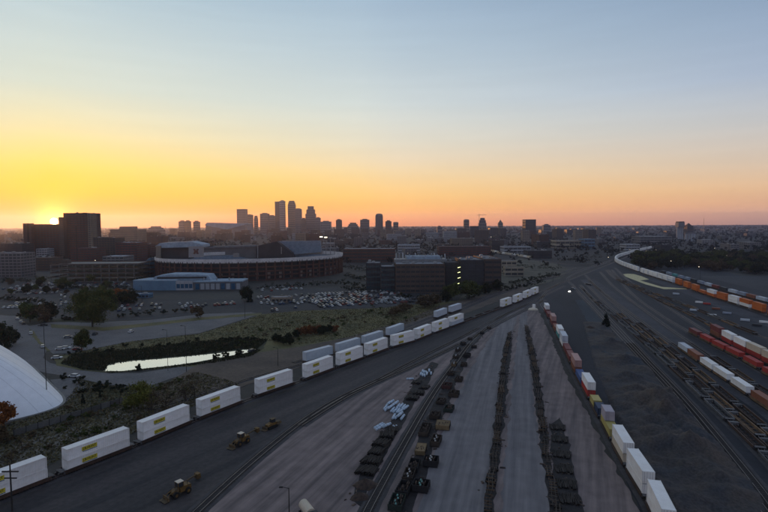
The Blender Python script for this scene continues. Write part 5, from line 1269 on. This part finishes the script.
pole(186.5, 372, 326, 'thin pole on the right bank of the pond'); pole(278, 366, 348, 'pole behind the fifth white stack'); pole(289.5, 530, 488, 'pole on the gravel at the bottom left of centre'); pole(168, 371, 330, 'thin pole left of the pole on the pond bank', r=.1)
pole(245, 318, 300, 'lamp post in the car park right of the low blue building'); pole(439, 308, 295, 'lamp post by the siding boxes before the laboratory', arms=2); pole(492, 262, 237, 'lit lamp post above the dark warehouse behind the laboratory', lit=True, r=.3); pole(700, 283, 267, 'lit lamp post in the dark field right of the curved train', lit=True, arms=1); pole(728.5, 262, 243, 'pale tall pole in the right-hand lot', arms=2, r=.3); pole(553, 282, 272, 'thin post on the verge by the far junction'); pole(586, 263, 246, 'pale post near the far junction', r=.25)
pole(540, 263, 248, 'post behind the cream train', r=.2); pole(647, 252, 240, 'white post where the curved train vanishes', r=.4); pole(78, 275, 226, 'tall pale mast in front of the tall brown block', r=.5)
for i, (x, y) in enumerate([(120, 290), (126, 292), (133, 290), (111, 292), (142, 296), (105, 296)]): pole(x, y + 6, y - 10, f'lamp post, {ORD[i]} of those in front of the parking ramp', r=.16)
rl = random.Random(12); lamps = []
for k in range(30):
    fx = rl.choice([rl.uniform(60, 150), rl.uniform(60, 110), rl.uniform(380, 520), rl.uniform(600, 768)]); Y = rl.uniform(600, 1100)
    X = (fx - 384) / 512 * Y; root = thing('street_lamp', 'small lit street lamp in the dim city beyond the car parks', 'street lamp', (X, Y, 0), 0, 'lit street lamps of the city')
    MB().tube((0, 0, 0), (0, 0, 9), .1, 5).build('pole', m_dkmetal, root); MB().taper(-.45, .45, -.25, .25, 9, 9.3, .1, .05).build('lamp_head', m_lamp, root)

# ------------------------------------------------------------------ yard things: loaders, bins, chassis, bundles
m_cat = mat('machine_yellow', (.19, .105, .025), (.06, .04, .02), rough=.6, scale=.8, bump=.1); m_catp = mat('faded_machine_yellow', (.14, .095, .045), (.05, .038, .025), rough=.7, scale=.8)
def loader_maker():
    root = thing('wheel_loader', '', 'wheel loader')
    MB().prism([(-3.4, 1.0), (-.2, 1.0), (-.2, 2.1), (-1.2, 2.5), (-3.3, 2.3)], -1.0, 1.0).build('engine_hood', m_cat, root)
    MB().prism([(-.1, .9), (1.8, .9), (1.8, 1.7), (1.0, 2.2), (-.1, 2.0)], -.7, .7).build('front_frame', m_catp, root)
    c = MB().taper(-1.25, .35, -.8, .8, 2.5, 3.7, .12, .1).build('cab', m_glass, root); MB().box(-1.3, .4, -.85, .85, 3.7, 3.86).build('cab_roof', PAINT['cream'], c)
    q = MB()
    for x in (-1.22, .3):
        for s in (-1, 1): q.box(x - .06, x + .06, s * .78 - .06, s * .78 + .06, 2.1, 3.7)
    q.build('cab_pillar', m_cat, c)
    MB().tube((-2.5, .5, 2.3), (-2.5, .5, 3.2), .09, 6).build('exhaust', m_dkmetal, root)
    for x in (-2.3, 1.1):
        for s in (-1, 1):
            w = MB().tube((x, s * .82, .85), (x, s * 1.4, .85), .85, 14).build('wheel', m_rubber, root); MB().tube((x, s * 1.38, .85), (x, s * 1.43, .85), .42, 10).build('rim', m_cat, w)
    b = MB()
    for s in (-.55, .55): b.tube((1.0, s, 2.0), (2.6, s, 1.5), .14, 6).tube((2.6, s, 1.5), (3.5, s, .7), .14, 6)
    b.build('lift_arm', m_cat, root)
    MB().prism([(3.2, 1.3), (3.1, .2), (4.4, .12), (4.5, .2), (3.4, .35), (3.4, 1.2)], -1.45, 1.45).build('bucket', m_catp, root)
    return root
def grader_maker():
    root = thing('crawler_loader', '', 'crawler loader')
    for s in (-1, 1):
        t = MB().prism([(-2.2, .5), (-1.8, .05), (1.8, .05), (2.2, .5), (1.8, .95), (-1.8, .95)], s * 1.05 - .25, s * 1.05 + .25).build('track', m_rubber, root)
    MB().prism([(-2.1, .8), (1.9, .8), (2.0, 1.6), (.2, 1.9), (-2.1, 1.8)], -.8, .8).build('body', m_cat, root)
    c = MB().taper(-1.6, .0, -.75, .75, 1.85, 3.0, .1, .1).build('cab', m_glass, root); MB().box(-1.7, .1, -.8, .8, 3.0, 3.15).build('cab_roof', m_catp, c)
    b = MB()
    for s in (-.7, .7): b.tube((.2, s, 1.8), (2.9, s, .8), .12, 6)
    b.build('lift_arm', m_cat, root)
    MB().prism([(2.8, 1.3), (2.7, .15), (3.8, .1), (3.9, .18), (2.95, .3), (2.95, 1.2)], -1.3, 1.3).build('bucket', m_catp, root)
    MB().taper(-4.4, -2.15, -.9, .9, .6, 1.5, .3, .2).build('rear_ripper', m_catp, root)
    return root
for (x, y, mk, r, lab) in [(178, 496, loader_maker, -128, 'yellow wheel loader lowest in the picture near the bottom left'), (240, 445, loader_maker, -122, 'yellow wheel loader in the middle of the line of three machines'), (271, 428, grader_maker, -125, 'orange-yellow tracked loader, furthest of the line of three machines')]:
    p = G(x, y); place(('mach', mk.__name__), mk, (p.x, p.y, .07), R(r), lab, 'yellow machines on the yard', scale=.86)
def trailer_implement():
    root = thing('tool_carrier', 'tan boom attachment lying behind the lowest yellow loader', 'attachment'); MB().tube((-2, 0, .6), (2.4, 0, 1.3), .2, 8).build('boom', m_catp, root); MB().box(-2.6, -1.6, -.9, .9, 0, 1).build('base_frame', m_catp, root); MB().prism([(2.2, .3), (3.2, .4), (3.0, 1.6), (2.2, 1.5)], -.7, .7).build('grapple', m_cat, root); return root
for x, y, lab in ((188, 484, 'tan boom attachment behind the lowest yellow loader'), (250, 436, 'tan boom attachment behind the middle yellow loader')):
    p = G(x, y); place('implement', trailer_implement, (p.x, p.y, .07), R(55), lab, 'boom attachments')
# bins and crates
m_scrap = mat('rusty_scrap', (.075, .05, .038), (.03, .022, .018), scale=1.5, bump=.6)
BINM = dict(maroon=mat('bin_maroon', (.085, .038, .034), rndv=.2, scale=1), brown=mat('bin_brown', (.062, .046, .036), rndv=.2, scale=1), tan=mat('bin_tan', (.20, .14, .075), rndv=.15, scale=1), black=mat('bin_black', (.026, .025, .027), scale=1), green=mat('bin_dark_green', (.03, .042, .036), scale=1))
LOADM = dict(scrap=m_scrap, white=mat('pale_covers', (.42, .42, .41), scale=2), teal=mat('teal_covers', (.15, .32, .29), scale=2), tan=BINM['tan'])
def bin_maker(c, load, L, W, H):
    def mk():
        root = thing('storage_bin', '', 'storage bin'); m = BINM[c]
        MB().box(-L / 2, L / 2, -W / 2, W / 2, .15, .3).build('floor_plate', m, root)
        for s in (-1, 1): MB().box(-L / 2, L / 2, s * W / 2 - .06, s * W / 2 + .06, .3, H).build('side_panel', m, root)
        for s in (-1, 1): MB().box(s * L / 2 - .06, s * L / 2 + .06, -W / 2 + .07, W / 2 - .07, .3, H).build('end_panel', m, root)
        st_ = MB()
        for k in range(int(L / 1.1) + 1):
            x = -L / 2 + .1 + k * (L - .2) / int(L / 1.1)
            for s in (-1, 1): st_.box(x - .06, x + .06, s * (W / 2 + .11) - .05, s * (W / 2 + .11) + .05, 0, H + .05)
        st_.build('stake', m_dkmetal, root)
        q = random.Random(int(L * 10 + H * 100)); b = MB()
        for k in range(26):
            x, y, z = q.uniform(-L / 2 + .8, L / 2 - .8), q.uniform(-W / 2 + .4, W / 2 - .4), q.uniform(.5, H); l = q.uniform(.4, .8)
            b.tube((x - l, y, z), (x + l, y + q.uniform(-.3, .3), z + q.uniform(-.2, .3)), q.uniform(.08, .22), 6)
        o = b.build('scrap_load', m_scrap, root); o['kind'] = 'stuff'
        if load in ('white', 'teal'):
            for k in range(4): x = -L / 2 + L * (k + .6) / 4.4; MB().taper(x - .45, x + .2, -.4 + .45 * (k % 2), .1 + .45 * (k % 2), H, H + .3, .12, .1).build('cover', LOADM[load], root)
        if load == 'tan': MB().box(-L / 2 + .1, L / 2 - .1, -W / 2 + .1, W / 2 - .1, H - .2, H - .05).build('lid', LOADM['tan'], root)
        return root
    return mk
bins = [(463, 345, 'black', 'scrap', 3.6, 3, 1.6), (458, 351, 'brown', 'white', 4, 2.6, 1.5), (456, 358, 'brown', 'white', 4, 2.4, 1.5), (467, 357, 'black', 'scrap', 4.6, 3.6, 1.8), (454, 366, 'tan', 'white', 4, 2.4, 1.5), (464, 366, 'brown', 'scrap', 4, 3, 1.4), (451, 375, 'brown', 'scrap', 4, 3, 1.5), (459, 381, 'brown', 'scrap', 4.4, 3.2, 1.6), (447, 388, 'maroon', 'scrap', 5, 4.2, 1.8), (454, 396, 'brown', 'scrap', 5, 4.2, 1.8), (441, 403, 'brown', 'scrap', 4.4, 3.2, 1.4), (449, 411, 'green', 'scrap', 4.6, 3.4, 1.6), (435, 418, 'brown', 'scrap', 4.6, 3.6, 1.7), (443, 428, 'tan', 'tan', 5.2, 5.0, 1.9), (436, 444, 'brown', 'white', 6, 3, 2.0), (431, 465, 'black', 'white', 4, 4.4, 2.2), (421, 490, 'black', 'teal', 4, 4.4, 2.2), (474, 348, 'black', 'scrap', 3.4, 3, 1.3), (470, 340, 'brown', 'scrap', 3.4, 2.6, 1.3), (482, 334, 'black', 'scrap', 3.4, 2.6, 1.3), (489, 329, 'brown', 'scrap', 3.4, 2.6, 1.3),
        (425, 432, 'brown', 'scrap', 9, 3.4, 1.6), (421, 452, 'tan', 'tan', 6, 3.2, 1.6), (414, 468, 'black', 'scrap', 6, 3, 1.6), (409, 478, 'brown', 'white', 6, 3, 1.6), (404, 492, 'black', 'scrap', 6, 3.4, 1.8), (397, 506, 'green', 'teal', 6, 3.6, 1.8)]
dirB = (G(443, 426) - G(436, 444)).normalized(); angB = math.atan2(dirB.y, dirB.x)
for i, (x, y, c, ld, L, W, H) in enumerate(bins):
    p = G(x, y); place(('bin', c, ld, L, W, H), bin_maker(c, ld, L, W, H), (p.x, p.y, .11), angB + R(rnd.uniform(-4, 4)), f'{c} open bin with {"rusty scrap" if ld == "scrap" else ld + " covers"}, {ORD[i] if i < 21 else ORD[i - 21]} {"in the right-hand" if i < 21 else "from the top in the left-hand"} file of bins', 'bins in the central files', scale=(.85, .8, .8))
# pale wrapped rolls
m_wrap = mat('pale_blue_wrap', (.50, .60, .70), (.38, .47, .57), rough=.5, scale=1.5, bump=.1)
def roll_maker(L):
    def mk():
        root = thing('wrapped_roll', '', 'wrapped roll'); b = MB(); b.tube((-L / 2, 0, .42), (L / 2, 0, .42), .40, 10); b.tube((-L / 2 - .12, 0, .42), (-L / 2, 0, .42), .28, 10, .40); b.tube((L / 2, 0, .42), (L / 2 + .12, 0, .42), .40, 10, .28); b.build('wrap', m_wrap, root)
        q = MB()
        for x in (-L * .3, L * .3): q.tube((x - .05, 0, .42), (x + .05, 0, .42), .415, 10)
        q.build('strap', m_dkmetal, root); return root
    return mk
q = random.Random(9)
def rolls(cx, cy, n, cols, lab, grp, a0, L=3.6):
    c = G(cx, cy); u = dirB; v = Vector((-u.y, u.x, 0))
    for k in range(n):
        r_, c_ = k // cols, k % cols; p = c + v * ((c_ - cols / 2) * -.95 + q.uniform(-.1, .1)) + u * (r_ * -3.9 + c_ * -.25 + q.uniform(-.6, .6))
        place(('roll', L), roll_maker(L), (p.x, p.y, .07 + (.0 if q.random() < .7 else .75)), math.atan2(u.y, u.x) + R(a0 + q.uniform(-7, 7)), f'pale blue wrapped roll in the {lab}', grp)
rolls(399, 406, 15, 8, 'larger pile beside the track', 'rolls of the larger pile', -8); rolls(400, 418, 4, 4, 'middle row of the larger pile', 'rolls of the middle row', -4); rolls(389, 427, 8, 6, 'front heap of the larger pile', 'rolls of the front heap', -20, 2.6); rolls(428, 373, 9, 5, 'smaller pile further along the track', 'rolls of the smaller pile', 10, 2.6)
p = G(410, 380); place(('roll', 2.6), roll_maker(2.6), (p.x, p.y, .07), R(5), 'single pale roll lying left of the smaller pile', None)
# stacks of old sleepers, each sleeper a piece
m_oldtie = mat('old_sleeper_timber', (.034, .028, .024), (.018, .015, .014), scale=2, bump=.4, rndv=.35)
def stack_maker(rows, layers, seed):
    def mk():
        root = thing('sleeper_stack', '', 'timber stack'); q = random.Random(seed); d = MB().taper(-1.3, 1.3, -.12, .12, 0, .18, .02, .02).data('sleeper', m_oldtie)
        for l in range(layers):
            for k in range(rows - (l > layers - 2) * 3):
                o = link('sleeper', d, root, (q.uniform(-.25, .25), (k - rows / 2) * .28 + q.uniform(-.04, .04), .02 + l * .2)) ; o.rotation_euler = (0, q.uniform(-.03, .03), q.uniform(-.14, .14))
        return root
    return mk
for i, (x, y, r, lay) in enumerate([(391, 432, 10, 5), (386, 438, 12, 6), (381, 446, 12, 6), (376, 454, 11, 5), (371, 463, 14, 5), (366, 472, 14, 4), (424, 388, 10, 3), (418, 394, 12, 4), (412, 399, 12, 4), (416, 383, 10, 3)]):
    p = G(x, y); place(('ties', r, lay), stack_maker(r, lay, i), (p.x, p.y, .08), angB + R(rnd.uniform(-15, 15)), f'black stack of old sleepers, {ORD[i] if i < 6 else ORD[i - 6]} {"below the large pile of pale rolls" if i < 6 else "beside the small pile of pale rolls"}', 'stacks of old sleepers', scale=(1.5, 1.25, 1.2))
# rows of skeletal container chassis
m_chas = mat('weathered_chassis_steel', (.085, .066, .052), (.04, .032, .028), rough=.75, scale=1.2, bump=.2, rndv=.4)
def chassis_maker(v):
    def mk():
        root = thing('container_chassis', '', 'chassis'); L = 6.1; b = MB()
        for s in (-.55, .55): b.box(-L, L, s - .08, s + .08, .95, 1.25)
        b.build('main_rail', m_chas, root); c = MB()
        for x in (-L, -3, 0, 3, L): c.box(x - .1, x + .1, -1.15, 1.15, 1.0, 1.18)
        tag(c.build('bolster', m_chas if v else m_wagontan, root), kind='stuff')
        for x in (-4.6, -3.4):
            MB().tube((x, -1, .5), (x, 1, .5), .09, 6).build('axle', m_dkmetal, root)
            for s in (-1, 1): MB().tube((x, s * .75, .5), (x, s * 1.15, .5), .5, 10).build('wheel', m_rubber, root)
        for s in (-.6, .6): MB().box(4.0, 4.2, s - .08, s + .08, 0, 1.0).build('landing_leg', m_dkmetal, root)
        return root
    return mk
rows = [('left', smooth_path(gp([(486, 530), (488, 505), (493, 470), (498, 430), (501, 395), (505, 360), (508, 345), (511, 331)])), 2.4), ('right', smooth_path(gp([(561, 530), (556, 505), (549, 470), (543, 430), (539, 400), (535, 370), (531, 350), (528, 338), (526, 326)])), 2.4)]
for side, P, gap in rows:
    tot = sum((P[i + 1] - P[i]).length for i in range(len(P) - 1)); s = 1; k = 0; q = random.Random(len(side))
    while s < tot - 6:
        pt, a = path_len(P, s); v = q.randrange(3)
        lay = q.choice([1, 1, 2])
        for l in range(lay):
            place(('chas', v), chassis_maker(v), (pt.x + q.uniform(-.35, .35), pt.y + q.uniform(-.3, .3), .1 + l * 1.15), a + R(q.uniform(-5, 5)) + (math.pi if q.random() < .5 else 0), f'rusty container chassis, {"stacked on top" if l else "on the ground"}, {ORD[min(k, 35)]} from the near end of the {side} long row', f'chassis in the {side} long row', scale=(.42, .72, .8) if q.random() < .5 else (.6, .8, .8))
        s += q.uniform(4.4, 7.5); k += 1
for i, (x, y) in enumerate([(557, 428), (559, 440), (561, 455), (563, 470), (566, 485), (568, 500)]):
    p = G(x, y); place(('ties', 12, 3), stack_maker(12, 3, 50), (p.x, p.y, .13), R(74 + rnd.uniform(-6, 6)), f'flat dark stack of old timbers beside the right long row, {ORD[i]} from the far end', 'timber stacks beside the right long row', scale=(1.6, 1.3, .8))
# white satellite-like tank and pale truck
def truck_maker():
    root = thing('tank_truck', 'cream tank truck at the bottom edge on the gravel yard', 'truck'); MB().tube((-3.2, 0, 1.9), (1.2, 0, 1.9), 1.05, 16).build('tank', PAINT['cream'], root); MB().box(-3.4, 3.4, -.5, .5, .7, .95).build('frame', m_dkmetal, root)
    c = MB().prism([(1.6, .9), (3.5, .9), (3.5, 1.7), (3.1, 2.6), (1.6, 2.6)], -1.1, 1.1).build('cab', PAINT['dark'], root); MB().box(3.2, 3.45, -.9, .9, 1.75, 2.4).build('windscreen', m_glass, c)
    for x in (-2.6, -1.5, 2.6):
        for s in (-1, 1): MB().tube((x, s * .8, .5), (x, s * 1.15, .5), .5, 12).build('wheel', m_rubber, root)
    return root
p = G(309, 520); t_ = truck_maker(); t_.location = (p.x, p.y, .07); t_.rotation_euler = (0, 0, R(-60))
def cistern():
    root = thing('pale_tank', 'pale dish-shaped tank lying beside the end of the white train', 'tank'); v = []
    MB().tube((0, 0, .1), (0, 0, 1.0), 3.6, 20, 2.8).build('tank_shell', PAINT['cream'], root); MB().tube((0, 0, 1.0), (0, 0, 1.6), 2.8, 20, .6).build('tank_lid', PAINT['cream'], root); MB().tube((1.6, 3.4, 0), (1.6, 3.4, 3.4), 1.1, 12).build('standpipe', PAINT['white'], root); return root
p = G(533, 310); t_ = cistern(); t_.location = (p.x, p.y, .07)
# gravel crossing gate hut, small sheds far right
def small_pile(px, py, r, h, m, label, name='debris_heap'):
    p = G(px, py); v = []; f = []; n = 14; q = random.Random(int(px * py))
    for j in range(4):
        for k in range(n): t = 2 * math.pi * k / n; rr_ = r * (1 - j / 3.4) * q.uniform(.8, 1.15); v.append((rr_ * math.cos(t), rr_ * .8 * math.sin(t), h * (j / 3) ** .8 * q.uniform(.8, 1.1)))
    for j in range(3):
        for k in range(n): f.append((j * n + k, j * n + (k + 1) % n, (j + 1) * n + (k + 1) % n, (j + 1) * n + k))
    f.append(tuple(range(3 * n, 4 * n)))
    o = MB().add(v, f).build(name, m, loc=(p.x, p.y, .05), smooth=True); tag(o, label, 'heap', kind='thing')
small_pile(366, 486, 3.2, 1.6, m_scrap, 'dark heap below the stacks of old sleepers near the bottom'); small_pile(360, 498, 2.4, 1.2, m_scrap, 'lower dark heap left of the bin track at the bottom'); small_pile(606, 340, 3, .8, mat('pale_dirt', (.2, .2, .2)), 'pale low heap in front of the isolated conifer'); small_pile(590, 328, 3, 1.2, m_scrap, 'dark heap left of the isolated conifer')
# small white equipment in the right yard
for i, (x, y, L, c, lab) in enumerate([(699, 303, 6, 'white', 'small white equipment box on the strip below the orange stacks'), (707, 304.5, 6, 'red', 'small red and white box below the orange stacks'), (676, 294.5, 6, 'silver', 'small pale box right of the sand patch tail'), (716, 309.5, 4, 'rust', 'small rust box below the orange stacks'), (727, 314, 6, 'grey', 'grey box on the strip by the right service road'), (745, 321, 6, 'silver', 'silver box near the right edge by the service road'), (764, 323, 7, 'white', 'white box at the right edge by the dark machine box'), (757, 326, 6, 'dark', 'dark machine box at the right edge'), (712, 316, 6, 'white', 'white trailer among the upper empty wagons'), (694, 311, 5, 'silver', 'pale trailer left among the upper empty wagons')]):
    p = G(x, y); place(('cont', c, 'small'), container_maker(c, 6.1, False, H=2.0, far=True), (p.x, p.y, .1), R(-38), lab, None, scale=(.8, .7, .6))
def debris():
    q = random.Random(77); b = MB()
    lines = [(P, w_, n_) for P, w_, n_ in ((rows[0][1], 2.4, 130), (rows[1][1], 2.4, 130), (smooth_path(gp([(400, 512), (425, 450), (447, 395), (465, 350), (490, 327)])), 5, 200), (smooth_path(gp([(356, 500), (380, 445), (408, 395), (430, 368)])), 3, 90), (smooth_path(gp([(556, 430), (566, 470), (576, 512)])), 2, 50))]
    for P, w_, n_ in lines:
        for k in range(n_):
            p = P[q.randrange(len(P))] + Vector((q.gauss(0, w_ * .4), q.uniform(-3, 3), 0)); l, w, h = q.uniform(.15, .9), q.uniform(.08, .3), q.uniform(.05, .3); a = q.uniform(0, 3.14); c, s_ = math.cos(a), math.sin(a)
            t = MB().taper(-l, l, -w, w, 0, h, l * .2, w * .2); b.add([(p.x + c * x - s_ * y, p.y + s_ * x + c * y, z + .1) for x, y, z in t.v], t.f)
    tag(b.build('scattered_debris', mat('mixed_debris', (.12, .085, .065), (.03, .026, .025), scale=.6, scale2=3, bump=.2)), kind='stuff')
debris()
# fence of panels along the bank
def fence():
    a, b = G(14, 437), G(143, 397); d = b - a; n = int(d.length / 3.2); root = thing('panel_fence', 'grey panel fence along the bank between the dome and the white train', 'fence', a, math.atan2(d.y, d.x))
    pd = MB().box(.1, 3.1, -.05, .05, .15, 2.1).data('panel', mat('grey_fence_panel', (.13, .125, .12), rndv=.25)); po = MB().box(-.08, .08, -.09, .09, 0, 2.3).data('post', m_dkmetal)
    for k in range(n): link('panel', pd, root, (k * 3.2, 0, 0)); link('post', po, root, (k * 3.2, 0, 0))
fence()
# ------------------------------------------------------------------ haze
def haze():
    o = MB().box(-8990, 8990, -890, 11490, -1.2, 262).build('haze', bpy.data.materials.new('haze_air')); m = o.data.materials[0]; m.use_nodes = True; N = m.node_tree.nodes; N.clear()
    out = N.new('ShaderNodeOutputMaterial'); v = N.new('ShaderNodeVolumePrincipled'); v.inputs['Color'].default_value = (.42, .48, .70, 1); v.inputs['Density'].default_value = HAZE_D; v.inputs['Anisotropy'].default_value = .68
    m.node_tree.links.new(v.outputs[0], out.inputs['Volume']); tag(o, kind='stuff')
haze()
